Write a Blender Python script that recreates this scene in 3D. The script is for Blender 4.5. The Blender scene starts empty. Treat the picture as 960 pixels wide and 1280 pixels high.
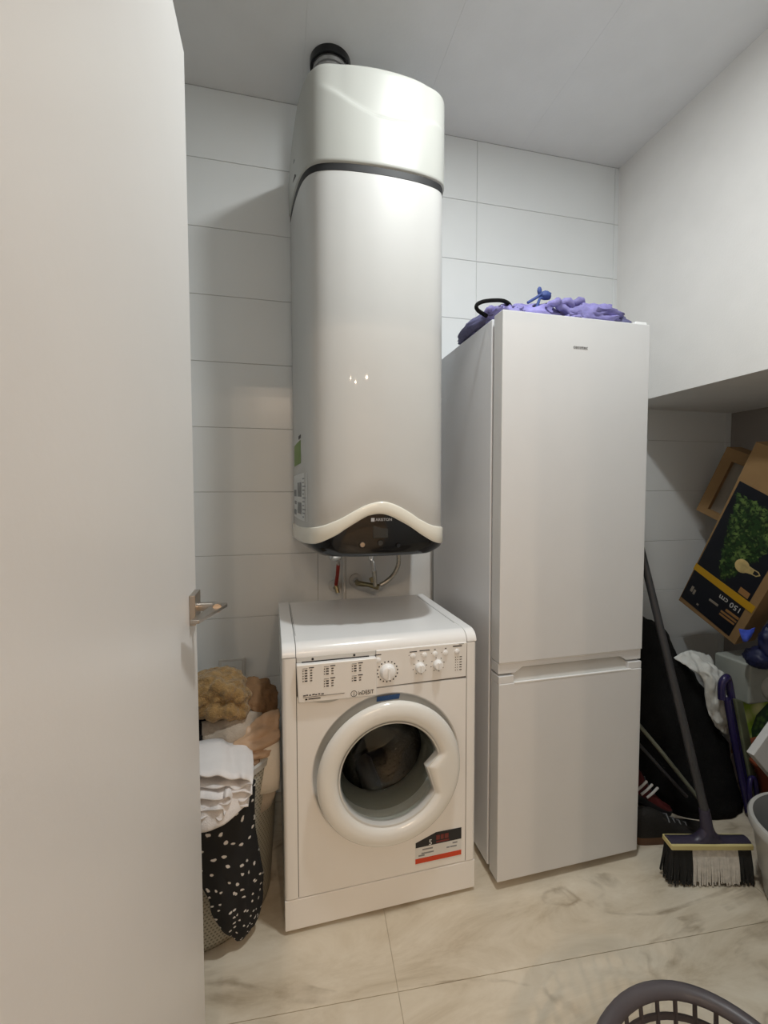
import bpy, bmesh, math, random
from math import sin, cos, pi, radians
from mathutils import Vector, Matrix, noise

random.seed(7)
C = bpy.context.scene.collection
SC = bpy.context.scene

# ------------------------------------------------------------------ camera, world, lights, exposure
F_PX = 552.44
cam_d = bpy.data.cameras.new('camera'); cam = bpy.data.objects.new('camera', cam_d); C.objects.link(cam)
cam_d.sensor_fit = 'VERTICAL'; cam_d.sensor_height = 36.0; cam_d.lens = F_PX / 1280 * 36.0
cam_d.clip_start = 0.01
_y, _p, _r = radians(13.4069), radians(-2.6741), radians(-0.121)
Fw = Vector((sin(_y) * cos(_p), cos(_y) * cos(_p), sin(_p)))
R0 = Vector((cos(_y), -sin(_y), 0)); U0 = R0.cross(Fw)
Rr = R0 * cos(_r) + U0 * sin(_r); Ur = -R0 * sin(_r) + U0 * cos(_r)
cam.matrix_world = Matrix(((Rr.x, Ur.x, -Fw.x, 0.1037), (Rr.y, Ur.y, -Fw.y, -1.8834), (Rr.z, Ur.z, -Fw.z, 1.2832), (0, 0, 0, 1)))
SC.camera = cam

w = bpy.data.worlds.new('world'); SC.world = w; w.use_nodes = True
w.node_tree.nodes['Background'].inputs[0].default_value = (1, 0.93, 0.84, 1)
w.node_tree.nodes['Background'].inputs[1].default_value = 0.05

def area(name, loc, size, energy, col, rot=(0, 0, 0), shape='DISK', spread=180):
    l = bpy.data.lights.new(name, 'AREA'); l.shape = shape; l.size = size; l.energy = energy; l.color = col
    l.spread = radians(spread)
    o = bpy.data.objects.new(name, l); o.location = loc; o.rotation_euler = rot; C.objects.link(o)
    return o
LAMP = (0.70, -1.10, 2.80)
area('ceiling_lamp_light', (LAMP[0], LAMP[1], 2.806), 0.15, 31, (0.965, 1.0, 0.995))
HALL = [(-0.28, -3.75), (0.04, -3.95), (0.42, -3.75)]
for hx, hy in HALL:
    area('hall_spot_light', (hx, hy, 2.44), 0.07, 26, (1.0, 0.755, 0.54))

SC.view_settings.view_transform = 'Standard'
SC.view_settings.look = 'None'
SC.view_settings.gamma = 1.0
SC.view_settings.use_curve_mapping = False
SC.view_settings.exposure = -0.75
SC.cycles.max_bounces = 10
SC.cycles.diffuse_bounces = 4
SC.cycles.transmission_bounces = 10
SC.cycles.sample_clamp_indirect = 6
try:
    SC.cycles.use_denoising = True
except Exception:
    pass

# ------------------------------------------------------------------ materials
def srgb(r, g, b):
    f = lambda c: c / 12.92 if c <= 0.04045 else ((c + 0.055) / 1.055) ** 2.4
    return (f(r / 255), f(g / 255), f(b / 255), 1)

def mat(name, col, rough=0.5, metal=0.0, var=0.0, vscale=8, bump=0.0, bscale=60, coat=0.0, trans=0.0, ior=1.45, sheen=0.0, emit=None, estr=0, bdist=0.01, alpha=1.0):
    m = bpy.data.materials.new(name); m.use_nodes = True
    nt = m.node_tree; b = nt.nodes['Principled BSDF']
    if len(col) == 3: col = (*col, 1)
    b.inputs['Base Color'].default_value = col
    b.inputs['Roughness'].default_value = rough
    b.inputs['Metallic'].default_value = metal
    b.inputs['IOR'].default_value = ior
    b.inputs['Coat Weight'].default_value = coat
    b.inputs['Transmission Weight'].default_value = trans
    b.inputs['Sheen Weight'].default_value = sheen
    b.inputs['Alpha'].default_value = alpha
    if emit:
        b.inputs['Emission Color'].default_value = (*emit, 1); b.inputs['Emission Strength'].default_value = estr
    tc = nt.nodes.new('ShaderNodeTexCoord')
    if var > 0:
        n = nt.nodes.new('ShaderNodeTexNoise'); n.inputs['Scale'].default_value = vscale; n.inputs['Detail'].default_value = 5
        nt.links.new(tc.outputs['Object'], n.inputs['Vector'])
        r = nt.nodes.new('ShaderNodeValToRGB')
        r.color_ramp.elements[0].position = 0.3; r.color_ramp.elements[1].position = 0.7
        r.color_ramp.elements[0].color = (*[c * (1 - var) for c in col[:3]], 1)
        r.color_ramp.elements[1].color = (*[min(1, c * (1 + var)) for c in col[:3]], 1)
        nt.links.new(n.outputs['Fac'], r.inputs['Fac']); nt.links.new(r.outputs['Color'], b.inputs['Base Color'])
    if bump > 0:
        n2 = nt.nodes.new('ShaderNodeTexNoise'); n2.inputs['Scale'].default_value = bscale; n2.inputs['Detail'].default_value = 6
        nt.links.new(tc.outputs['Object'], n2.inputs['Vector'])
        bp = nt.nodes.new('ShaderNodeBump'); bp.inputs['Strength'].default_value = bump; bp.inputs['Distance'].default_value = bdist
        nt.links.new(n2.outputs['Fac'], bp.inputs['Height']); nt.links.new(bp.outputs['Normal'], b.inputs['Normal'])
    if name.endswith('cloth') or 'fabric' in name: b.inputs['Specular IOR Level'].default_value = 0.2
    return m

M = {}
M['tile'] = mat('white_wall_tile', (0.79, 0.81, 0.81), 0.22, var=0.02, vscale=3, bump=0.03, bscale=6)
M['grout'] = mat('grout', (0.58, 0.585, 0.57), 0.8, var=0.05)
M['floor_grout'] = mat('floor_grout', (0.50, 0.43, 0.33), 0.8, var=0.05)
M['plaster'] = mat('painted_plaster', (0.84, 0.825, 0.80), 0.7, var=0.02, bump=0.08, bscale=180)
M['ceiling'] = mat('ceiling_paint', (0.82, 0.825, 0.83), 0.6, var=0.02, bump=0.05, bscale=120)
M['hallwall'] = mat('hall_wall_paint', (0.72, 0.66, 0.58), 0.8, var=0.02)
M['shadewall'] = mat('shade_darkened_plaster', (0.33, 0.295, 0.27), 0.8, var=0.03)  # alcove plaster, with the alcove's shade put into its colour
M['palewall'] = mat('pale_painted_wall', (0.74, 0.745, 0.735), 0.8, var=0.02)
M['door'] = mat('white_door_lacquer', (0.80, 0.785, 0.765), 0.32, var=0.01, bump=0.03, bscale=90)
M['nickel'] = mat('satin_nickel', (0.42, 0.38, 0.34), 0.28, 1.0, var=0.05)
M['chrome'] = mat('chrome', (0.75, 0.75, 0.74), 0.12, 1.0, var=0.03)
M['brass'] = mat('aged_brass', (0.34, 0.28, 0.16), 0.35, 1.0, var=0.1)
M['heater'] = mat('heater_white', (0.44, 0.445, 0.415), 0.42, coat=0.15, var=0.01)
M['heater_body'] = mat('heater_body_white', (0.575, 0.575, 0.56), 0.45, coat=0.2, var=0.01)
M['cream'] = mat('heater_cream_trim', (0.83, 0.81, 0.72), 0.22, coat=0.3, var=0.01)
M['black_gloss'] = mat('black_gloss_plastic', (0.008, 0.008, 0.009), 0.10, coat=0.1, var=0.05)
M['black_matte'] = mat('black_rubber', (0.015, 0.015, 0.016), 0.6, var=0.1)
M['dark_screen'] = mat('dark_screen', (0.03, 0.031, 0.03), 0.15, var=0.05)
M['green_label'] = mat('green_label', (0.17, 0.27, 0.06), 0.5, var=0.05)
M['grey_print'] = mat('grey_print', (0.25, 0.26, 0.27), 0.5, var=0.1)
M['white_label'] = mat('white_label', (0.72, 0.73, 0.72), 0.4, var=0.02)
M['ink'] = mat('black_ink', (0.02, 0.02, 0.022), 0.5, var=0.05)
M['logo_grey'] = mat('logo_silver', (0.45, 0.45, 0.46), 0.35, var=0.03)
M['fridge'] = mat('fridge_white', (0.72, 0.725, 0.73), 0.28, var=0.01, bump=0.02, bscale=250)
M['fridge_side'] = mat('fridge_side_grey', (0.80, 0.82, 0.855), 0.34, var=0.01, bump=0.02, bscale=250)
M['gasket'] = mat('grey_gasket', (0.16, 0.16, 0.165), 0.6, var=0.05)
M['washer'] = mat('washer_white', (0.86, 0.85, 0.83), 0.26, coat=0.1, var=0.01)
M['washer_top'] = mat('washer_top_white', (0.88, 0.885, 0.885), 0.22, coat=0.1, var=0.01)
M['seam'] = mat('seam_shadow', (0.12, 0.11, 0.10), 0.7, var=0.05)
M['door_ring'] = mat('door_ring_white', (0.81, 0.81, 0.78), 0.16, coat=0.4, var=0.01)
M['recess'] = mat('recess_grey_white', (0.62, 0.62, 0.60), 0.3, var=0.02)
M['steel'] = mat('drum_steel', (0.17, 0.165, 0.155), 0.22, 1.0, var=0.1, vscale=20)
M['rubber_grey'] = mat('door_gasket_grey', (0.20, 0.20, 0.18), 0.45, var=0.05)
M['paddle'] = mat('grey_drum_paddle', (0.16, 0.165, 0.165), 0.4, var=0.05)
M['glass'] = mat('porthole_glass', (0.92, 0.95, 0.92), 0.02, trans=1.0, ior=1.25, var=0.005)
M['blue_label'] = mat('blue_label', (0.04, 0.12, 0.33), 0.35, var=0.05)
M['red_label'] = mat('red_orange_print', (0.62, 0.06, 0.015), 0.4, var=0.05)
M['dark_red'] = mat('dark_red_print', (0.18, 0.03, 0.025), 0.4, var=0.1)
M['basket'] = None
M['mustard'] = mat('mustard_fleece', (0.30, 0.185, 0.068), 0.95, var=0.35, vscale=60, bump=1.0, bscale=220, sheen=0.3, bdist=0.006)
M['brown_cloth'] = mat('brown_cloth', (0.22, 0.125, 0.062), 0.7, var=0.15, vscale=25, bump=0.25, bscale=120)
M['greige_cloth'] = mat('greige_cloth', (0.42, 0.36, 0.295), 0.8, var=0.1, vscale=25, bump=0.3, bscale=200)
M['satin'] = mat('beige_satin', (0.50, 0.34, 0.22), 0.45, var=0.08, vscale=12, bump=0.1, bscale=90)
M['white_cloth'] = mat('white_cloth', (0.80, 0.77, 0.76), 0.8, var=0.04, vscale=14, bump=0.2, bscale=300)
M['cream_cloth'] = mat('cream_cloth', (0.80, 0.74, 0.65), 0.8, var=0.04, vscale=14, bump=0.2, bscale=300)
M['black_cloth'] = mat('black_cloth', (0.007, 0.007, 0.007), 0.85, var=0.3, vscale=14, bump=0.4, bscale=120)
M['purple_cloth'] = mat('lilac_purple_fabric', (0.24, 0.22, 0.47), 0.5, var=0.4, vscale=16, bump=0.3, bscale=50)
M['dark_purple'] = mat('grey_purple_fabric', (0.13, 0.13, 0.24), 0.55, var=0.18, vscale=18, bump=0.3, bscale=50)
M['blue_cord'] = mat('blue_cord', (0.04, 0.07, 0.24), 0.6, var=0.1)
M['cardboard'] = mat('cardboard', (0.29, 0.175, 0.075), 0.85, var=0.08, vscale=10, bump=0.15, bscale=60)
M['card_grey'] = mat('grey_card_inside', (0.28, 0.24, 0.19), 0.85, var=0.08)
M['print_black'] = mat('black_box_print', (0.010, 0.011, 0.016), 0.35, var=0.2, vscale=6)
M['yellow'] = mat('golden_yellow_print', (0.52, 0.29, 0.015), 0.4, var=0.05)
M['gold'] = mat('gold_print', (0.55, 0.42, 0.18), 0.35, var=0.35, vscale=18)
M['dim_print'] = mat('brown_text_print', (0.33, 0.17, 0.06), 0.5, var=0.1)
M['white_print'] = mat('white_text_print', (0.60, 0.58, 0.55), 0.5, var=0.05)
M['broom_plastic'] = mat('purple_grey_plastic', (0.040, 0.034, 0.058), 0.35, var=0.05)
M['broom_strip'] = mat('pale_yellow_rubber', (0.62, 0.53, 0.24), 0.5, var=0.05)
M['handle_grey'] = mat('dark_grey_broom_handle', (0.045, 0.045, 0.048), 0.35, var=0.1)
M['bristle_black'] = mat('black_bristles', (0.012, 0.012, 0.012), 0.7, var=0.2, vscale=80)
M['bristle_white'] = mat('white_bristles', (0.62, 0.58, 0.52), 0.7, var=0.15, vscale=80)
M['mop_stick'] = mat('green_grey_mop_stick', (0.20, 0.21, 0.16), 0.35, var=0.1)
M['shoe_dark'] = mat('dark_brown_shoe', (0.016, 0.014, 0.012), 0.7, var=0.2, bump=0.3, bscale=120)
M['shoe_sole'] = mat('brown_gum_sole', (0.13, 0.065, 0.032), 0.6, var=0.1)
M['shoe_red'] = mat('dark_red_shoe', (0.09, 0.012, 0.012), 0.6, var=0.2, bump=0.2, bscale=120)
M['plastic_bag'] = mat('white_plastic_bag', (0.66, 0.67, 0.64), 0.28, var=0.06, vscale=9, bump=0.35, bscale=30)
M['indigo'] = mat('indigo_plastic', (0.022, 0.016, 0.075), 0.25, var=0.1, coat=0.3)
M['greygreen'] = mat('grey_green_panel', (0.13, 0.145, 0.09), 0.3, var=0.35, vscale=14)
M['terracotta'] = mat('terracotta_plastic', (0.24, 0.06, 0.026), 0.4, var=0.06)
M['foam'] = mat('white_foam_board', (0.66, 0.65, 0.63), 0.8, var=0.03, bump=0.2, bscale=200)
M['bucket'] = mat('grey_bucket_plastic', (0.50, 0.49, 0.46), 0.4, var=0.05)
M['bucket_in'] = mat('dark_grey_bucket_inside', (0.20, 0.20, 0.195), 0.5, var=0.05)
M['hamper'] = mat('lilac_grey_plastic', (0.085, 0.076, 0.084), 0.38, var=0.06, bump=0.05, bscale=40)
M['blue_bag'] = mat('dark_blue_bag', (0.009, 0.012, 0.055), 0.5, var=0.2, bump=0.3, bscale=25)
M['bright_blue'] = mat('bright_blue_plastic', (0.06, 0.11, 0.62), 0.35, var=0.1)
M['clear_box'] = mat('frosted_plastic', (0.38, 0.40, 0.36), 0.35, var=0.15, vscale=8)
M['pale'] = mat('pale_grey_contents', (0.5, 0.5, 0.46), 0.6, var=0.1)
M['leaf'] = mat('dark_green_leaf', (0.015, 0.07, 0.03), 0.5, var=0.3)
M['pvc'] = mat('white_pvc', (0.66, 0.65, 0.62), 0.4, var=0.03)
M['hose'] = mat('grey_braided_hose', (0.40, 0.39, 0.35), 0.35, 0.6, var=0.2, vscale=120)
M['red_hose'] = mat('red_valve_paint', (0.32, 0.035, 0.025), 0.45, var=0.1)
M['foil'] = mat('grey_foil_duct', (0.36, 0.36, 0.36), 0.35, 0.7, var=0.35, vscale=25, bump=0.5, bscale=30)
M['lamp'] = mat('lamp_diffuser', (0.9, 0.9, 0.9), 0.4, emit=(0.95, 1, 0.9), estr=6)
M['lamp_warm'] = mat('warm_lamp_diffuser', (0.9, 0.9, 0.9), 0.4, emit=(1, 0.78, 0.5), estr=6)

def node_mat(name, rough):
    m = bpy.data.materials.new(name); m.use_nodes = True
    nt = m.node_tree; b = nt.nodes['Principled BSDF']; b.inputs['Roughness'].default_value = rough
    tc = nt.nodes.new('ShaderNodeTexCoord')
    return m, nt, b, tc

def ramp(nt, stops):
    r = nt.nodes.new('ShaderNodeValToRGB'); e = r.color_ramp.elements
    e[0].position, e[0].color = stops[0][0], (*stops[0][1], 1)
    e[1].position, e[1].color = stops[-1][0], (*stops[-1][1], 1)
    for p, c in stops[1:-1]:
        x = e.new(p); x.color = (*c, 1)
    return r

def floor_material():
    m, nt, b, tc = node_mat('beige_stone_tile', 0.3)
    mp = nt.nodes.new('ShaderNodeMapping'); mp.inputs['Rotation'].default_value = (0, 0, radians(-32)); mp.inputs['Scale'].default_value = (0.9, 2.6, 1)
    nt.links.new(tc.outputs['Object'], mp.inputs['Vector'])
    n1 = nt.nodes.new('ShaderNodeTexNoise'); n1.inputs['Scale'].default_value = 2.8; n1.inputs['Detail'].default_value = 9; n1.inputs['Roughness'].default_value = 0.7; n1.inputs['Distortion'].default_value = 0.7
    nt.links.new(mp.outputs['Vector'], n1.inputs['Vector'])
    r1 = ramp(nt, [(0.28, (0.47, 0.385, 0.27)), (0.45, (0.64, 0.56, 0.435)), (0.58, (0.72, 0.645, 0.52)), (0.75, (0.80, 0.74, 0.62))])
    nt.links.new(n1.outputs['Fac'], r1.inputs['Fac'])
    n2 = nt.nodes.new('ShaderNodeTexNoise'); n2.inputs['Scale'].default_value = 1.1; n2.inputs['Detail'].default_value = 7; n2.inputs['Distortion'].default_value = 1.2
    nt.links.new(mp.outputs['Vector'], n2.inputs['Vector'])
    r2 = ramp(nt, [(0.485, (0, 0, 0)), (0.505, (1, 1, 1)), (0.53, (0, 0, 0))])
    nt.links.new(n2.outputs['Fac'], r2.inputs['Fac'])
    n3 = nt.nodes.new('ShaderNodeTexNoise'); n3.inputs['Scale'].default_value = 9; n3.inputs['Detail'].default_value = 8
    nt.links.new(tc.outputs['Object'], n3.inputs['Vector'])
    r3 = ramp(nt, [(0.42, (0, 0, 0)), (0.66, (1, 1, 1))]); nt.links.new(n3.outputs['Fac'], r3.inputs['Fac'])
    mul = nt.nodes.new('ShaderNodeMath'); mul.operation = 'MULTIPLY'
    nt.links.new(r2.outputs['Color'], mul.inputs[0]); nt.links.new(r3.outputs['Color'], mul.inputs[1])
    mul2 = nt.nodes.new('ShaderNodeMath'); mul2.operation = 'MULTIPLY'; mul2.inputs[1].default_value = 0.75
    nt.links.new(mul.outputs[0], mul2.inputs[0])
    mx = nt.nodes.new('ShaderNodeMixRGB'); mx.inputs['Color2'].default_value = (0.27, 0.205, 0.13, 1)
    nt.links.new(mul2.outputs[0], mx.inputs['Fac']); nt.links.new(r1.outputs['Color'], mx.inputs['Color1'])
    nt.links.new(mx.outputs['Color'], b.inputs['Base Color'])
    bp = nt.nodes.new('ShaderNodeBump'); bp.inputs['Strength'].default_value = 0.06; bp.inputs['Distance'].default_value = 0.01
    nt.links.new(n3.outputs['Fac'], bp.inputs['Height']); nt.links.new(bp.outputs['Normal'], b.inputs['Normal'])
    return m
M['floor'] = floor_material()

def polka_material():
    m, nt, b, tc = node_mat('black_polka_dot_cloth', 0.85)
    v = nt.nodes.new('ShaderNodeTexVoronoi'); v.voronoi_dimensions = '2D'; v.inputs['Scale'].default_value = 36; v.inputs['Randomness'].default_value = 0.95
    nz = nt.nodes.new('ShaderNodeTexNoise'); nz.inputs['Scale'].default_value = 70
    nt.links.new(tc.outputs['UV'], nz.inputs['Vector'])
    mxv = nt.nodes.new('ShaderNodeMixRGB'); mxv.blend_type = 'ADD'; mxv.inputs['Fac'].default_value = 0.012
    nt.links.new(tc.outputs['UV'], mxv.inputs['Color1']); nt.links.new(nz.outputs['Color'], mxv.inputs['Color2'])
    nt.links.new(mxv.outputs['Color'], v.inputs['Vector'])
    r = ramp(nt, [(0.0, (0.72, 0.69, 0.66)), (0.115, (0.70, 0.67, 0.64)), (0.155, (0.008, 0.008, 0.009))])
    nt.links.new(v.outputs['Distance'], r.inputs['Fac']); nt.links.new(r.outputs['Color'], b.inputs['Base Color'])
    return m
M['polka'] = polka_material()

def basket_material():
    m, nt, b, tc = node_mat('perforated_grey_plastic', 0.45)
    br = nt.nodes.new('ShaderNodeTexBrick'); br.inputs['Scale'].default_value = 1.0
    br.inputs['Brick Width'].default_value = 0.011; br.inputs['Row Height'].default_value = 0.0095; br.inputs['Mortar Size'].default_value = 0.0028
    br.inputs['Color1'].default_value = (0.16, 0.155, 0.125, 1); br.inputs['Color2'].default_value = (0.19, 0.18, 0.15, 1); br.inputs['Mortar'].default_value = (0.42, 0.40, 0.33, 1)
    nt.links.new(tc.outputs['UV'], br.inputs['Vector'])
    nt.links.new(br.outputs['Color'], b.inputs['Base Color'])
    bp = nt.nodes.new('ShaderNodeBump'); bp.inputs['Strength'].default_value = 0.8; bp.inputs['Distance'].default_value = 0.004
    nt.links.new(br.outputs['Fac'], bp.inputs['Height']); nt.links.new(bp.outputs['Normal'], b.inputs['Normal'])
    return m
M['basket'] = basket_material()

def foliage_material(name, dark, light, scale):
    m, nt, b, tc = node_mat(name, 0.5)
    v = nt.nodes.new('ShaderNodeTexVoronoi'); v.inputs['Scale'].default_value = scale
    nt.links.new(tc.outputs['Object'], v.inputs['Vector'])
    n = nt.nodes.new('ShaderNodeTexNoise'); n.inputs['Scale'].default_value = scale * 0.4; n.inputs['Detail'].default_value = 6
    nt.links.new(tc.outputs['Object'], n.inputs['Vector'])
    ad = nt.nodes.new('ShaderNodeMath'); ad.operation = 'ADD'
    nt.links.new(v.outputs['Distance'], ad.inputs[0]); nt.links.new(n.outputs['Fac'], ad.inputs[1])
    r = ramp(nt, [(0.55, light), (0.8, tuple(0.5 * (a + c) for a, c in zip(dark, light))), (1.15, dark)])
    nt.links.new(ad.outputs[0], r.inputs['Fac']); nt.links.new(r.outputs['Color'], b.inputs['Base Color'])
    return m
M['tree_print'] = foliage_material('green_tree_print', (0.006, 0.018, 0.005), (0.13, 0.20, 0.05), 55)
M['pack_print'] = foliage_material('green_packet_print', (0.30, 0.50, 0.03), (0.82, 0.85, 0.40), 12)
M['pack_green'] = foliage_material('leafy_packet_print', (0.01, 0.06, 0.015), (0.12, 0.28, 0.05), 40)

# ------------------------------------------------------------------ mesh helpers
class MB:
    """Collects vertices, faces and uvs of ONE mesh."""
    def __init__(s): s.v = []; s.f = []; s.uv = None
    def add(s, vs, fs):
        o = len(s.v); s.v += [tuple(v) for v in vs]; s.f += [tuple(i + o for i in f) for f in fs]; return s
    def box(s, x0, x1, y0, y1, z0, z1):
        return s.add([(x0, y0, z0), (x1, y0, z0), (x1, y1, z0), (x0, y1, z0), (x0, y0, z1), (x1, y0, z1), (x1, y1, z1), (x0, y1, z1)],
                     [(0, 3, 2, 1), (4, 5, 6, 7), (0, 1, 5, 4), (1, 2, 6, 5), (2, 3, 7, 6), (3, 0, 4, 7)])
    def hexa(s, p):
        return s.add(p, [(0, 3, 2, 1), (4, 5, 6, 7), (0, 1, 5, 4), (1, 2, 6, 5), (2, 3, 7, 6), (3, 0, 4, 7)])
    def prism(s, poly, d):
        """polygon (list of 3d points) swept by vector d"""
        n = len(poly); d = Vector(d)
        vs = [Vector(p) for p in poly] + [Vector(p) + d for p in poly]
        fs = [tuple(range(n))[::-1], tuple(range(n, 2 * n))] + [(i, (i + 1) % n, n + (i + 1) % n, n + i) for i in range(n)]
        return s.add(vs, fs)
    def grid(s, rows, close_u=False, close_v=False):
        nv = len(rows); nu = len(rows[0]); fs = []
        for j in range(nv if close_v else nv - 1):
            for i in range(nu if close_u else nu - 1):
                a, b2 = j * nu + i, j * nu + (i + 1) % nu
                c, d = ((j + 1) % nv) * nu + (i + 1) % nu, ((j + 1) % nv) * nu + i
                fs.append((a, b2, c, d))
        return s.add([p for r in rows for p in r], fs)
    def tube(s, path, r, n=10, cap=True):
        path = [Vector(p) for p in path]; m = len(path)
        rs = r if isinstance(r, (list, tuple)) else [r] * m
        rows = []; ref = None
        for i in range(m):
            t = (path[min(i + 1, m - 1)] - path[max(i - 1, 0)]).normalized()
            if ref is None:
                ref = Vector((0, 0, 1)) if abs(t.z) < 0.9 else Vector((1, 0, 0))
            a = (ref - t * ref.dot(t)).normalized(); bb = t.cross(a); ref = a
            rows.append([path[i] + (a * cos(2 * pi * k / n) + bb * sin(2 * pi * k / n)) * rs[i] for k in range(n)])
        o = len(s.v); s.grid(rows, close_u=True)
        if cap:
            s.f.append(tuple(o + k for k in range(n))[::-1]); s.f.append(tuple(o + (m - 1) * n + k for k in range(n)))
        return s
    def lathe(s, prof, origin, axis='z', n=32, close=False, capends=False):
        """profile of (radius, height) turned around axis through origin"""
        ox, oy, oz = origin; rows = []
        for r, h in prof:
            row = []
            for k in range(n):
                a = 2 * pi * k / n
                if axis == 'z': row.append((ox + r * cos(a), oy + r * sin(a), oz + h))
                elif axis == 'y': row.append((ox + r * cos(a), oy + h, oz + r * sin(a)))
                else: row.append((ox + h, oy + r * cos(a), oz + r * sin(a)))
            rows.append(row)
        o = len(s.v); s.grid(rows, close_u=True, close_v=close)
        if capends:
            s.f.append(tuple(o + k for k in range(n))); s.f.append(tuple(o + (len(rows) - 1) * n + k for k in range(n))[::-1])
        return s
    def blob(s, c, rad, amp=0.15, scale=4, seed=0, nu=36, nv=24, ridge=0.5, flat=None):
        rows = []
        for j in range(nv + 1):
            th = pi * j / nv; row = []
            for i in range(nu):
                ph = 2 * pi * i / nu
                d = Vector((sin(th) * cos(ph), sin(th) * sin(ph), cos(th)))
                q = d * scale * 0.5 + Vector((seed * 3.7, seed * 1.3, seed * 7.1))
                n1 = noise.noise(q); n2 = 1 - 2 * abs(noise.noise(q * 1.7 + Vector((5, 9, 2)))); n3 = noise.noise(q * 4.3)
                k = 1 + amp * (n1 * (1 - ridge) + n2 * ridge * 0.7 + 0.25 * n3)
                p = Vector((d.x * rad[0], d.y * rad[1], d.z * rad[2])) * k + Vector(c)
                if flat is not None and p.z < flat: p.z = flat + 0.0005 * random.random()
                row.append(p)
            rows.append(row)
        return s.grid(rows, close_u=True)
    def build(s, name, m, parent=None, smooth=35, bevel=0, seg=2, sub=0, solid=0, normals=True):
        me = bpy.data.meshes.new(name); me.from_pydata([tuple(v) for v in s.v], [], s.f); me.validate()
        if normals:
            bm = bmesh.new(); bm.from_mesh(me); bmesh.ops.remove_doubles(bm, verts=bm.verts, dist=1e-6)
            bmesh.ops.recalc_face_normals(bm, faces=bm.faces); bm.to_mesh(me); bm.free()
        me.materials.append(m)
        if smooth:
            me.shade_smooth(); me.set_sharp_from_angle(angle=radians(smooth))
        o = bpy.data.objects.new(name, me); C.objects.link(o)
        if parent: o.parent = parent
        if solid:
            md = o.modifiers.new('solid', 'SOLIDIFY'); md.thickness = solid; md.offset = 0
        if bevel:
            md = o.modifiers.new('bevel', 'BEVEL'); md.width = bevel; md.segments = seg; md.limit_method = 'ANGLE'; md.angle_limit = radians(40); md.harden_normals = bool(smooth)
        if sub:
            md = o.modifiers.new('sub', 'SUBSURF'); md.levels = sub; md.render_levels = sub
        return o

def tag(o, label=None, cat=None, group=None, kind=None):
    if label: o['label'] = label
    if cat: o['category'] = cat
    if group: o['group'] = group
    if kind: o['kind'] = kind
    return o
def thing(name, label, cat, loc=(0, 0, 0), rz=0, group=None):
    o = bpy.data.objects.new(name, None); o.empty_display_size = 0.05; C.objects.link(o)
    o.location = loc; o.rotation_euler = (0, 0, radians(rz))
    return tag(o, label, cat, group)
def struct(o): o['kind'] = 'structure'; return o

def crs(P, n=8):
    """Catmull-Rom through points"""
    P = [Vector(p) for p in P]; Q = [2 * P[0] - P[1]] + P + [2 * P[-1] - P[-2]]; o = []
    for i in range(1, len(Q) - 2):
        for k in range(n):
            t = k / n; a, b, c, e = Q[i - 1], Q[i], Q[i + 1], Q[i + 2]
            o.append(0.5 * (2 * b + (c - a) * t + (2 * a - 5 * b + 4 * c - e) * t * t + (3 * b - a - 3 * c + e) * t ** 3))
    o.append(P[-1].copy()); return o

def sheet(name, rows, m, parent=None, n=8, thick=0.003, amp=0.006, freq=14, seed=0, ridge=0.6, uv=False, stretch=(1, 1, 1)):
    """cloth through rows of control points, wrinkled along its normals"""
    rr = [crs(r, n) for r in rows]
    cols = [crs(c, n) for c in zip(*rr)]
    nu, nv = len(cols), len(cols[0])
    G = [[cols[i][j] for i in range(nu)] for j in range(nv)]
    out = []
    for j in range(nv):
        row = []
        for i in range(nu):
            p = G[j][i]
            du = G[j][min(i + 1, nu - 1)] - G[j][max(i - 1, 0)]; dv = G[min(j + 1, nv - 1)][i] - G[max(j - 1, 0)][i]
            nn = du.cross(dv)
            if nn.length > 1e-12: nn.normalize()
            q = Vector((p.x * stretch[0], p.y * stretch[1], p.z * stretch[2])) * freq + Vector((seed * 5.1, seed * 2.3, seed * 9.7))
            h = (1 - 2 * abs(noise.noise(q))) * ridge + noise.noise(q * 2.1) * (1 - ridge) + 0.3 * noise.noise(q * 4.7)
            row.append(p + nn * amp * h)
        out.append(row)
    mb = MB(); mb.grid(out)
    o = mb.build(name, m, parent, smooth=80, solid=thick, normals=False)
    if uv:
        uvl = o.data.uv_layers.new(name='UVMap'); acc = []
        lu = sum((G[nv // 2][i + 1] - G[nv // 2][i]).length for i in range(nu - 1)); lv = sum((G[j + 1][nu // 2] - G[j][nu // 2]).length for j in range(nv - 1))
        for poly in o.data.polygons:
            for li in poly.loop_indices:
                vi = o.data.loops[li].vertex_index
                uvl.data[li].uv = ((vi % nu) / (nu - 1) * lu, (vi // nu) / (nv - 1) * lv)
    return o

def text(name, s, size, m, parent, origin, xdir, updir, depth=0.0006, align='LEFT', sx=1.0):
    cu = bpy.data.curves.new(name, 'FONT'); cu.body = s; cu.size = size; cu.extrude = depth; cu.align_x = align; cu.resolution_u = 2
    t = bpy.data.objects.new(name, cu); C.objects.link(t)
    dg = bpy.context.evaluated_depsgraph_get(); dg.update()
    me = bpy.data.meshes.new_from_object(t.evaluated_get(dg)); me.name = name
    bpy.data.objects.remove(t); bpy.data.curves.remove(cu)
    X = Vector(xdir).normalized(); Y = Vector(updir).normalized(); Z = X.cross(Y)
    mt = Matrix(((X.x * sx, Y.x, Z.x, origin[0]), (X.y * sx, Y.y, Z.y, origin[1]), (X.z * sx, Y.z, Z.z, origin[2]), (0, 0, 0, 1)))
    me.transform(mt); me.materials.clear(); me.materials.append(m)
    o = bpy.data.objects.new(name, me); C.objects.link(o)
    if parent: o.parent = parent
    return o

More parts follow.
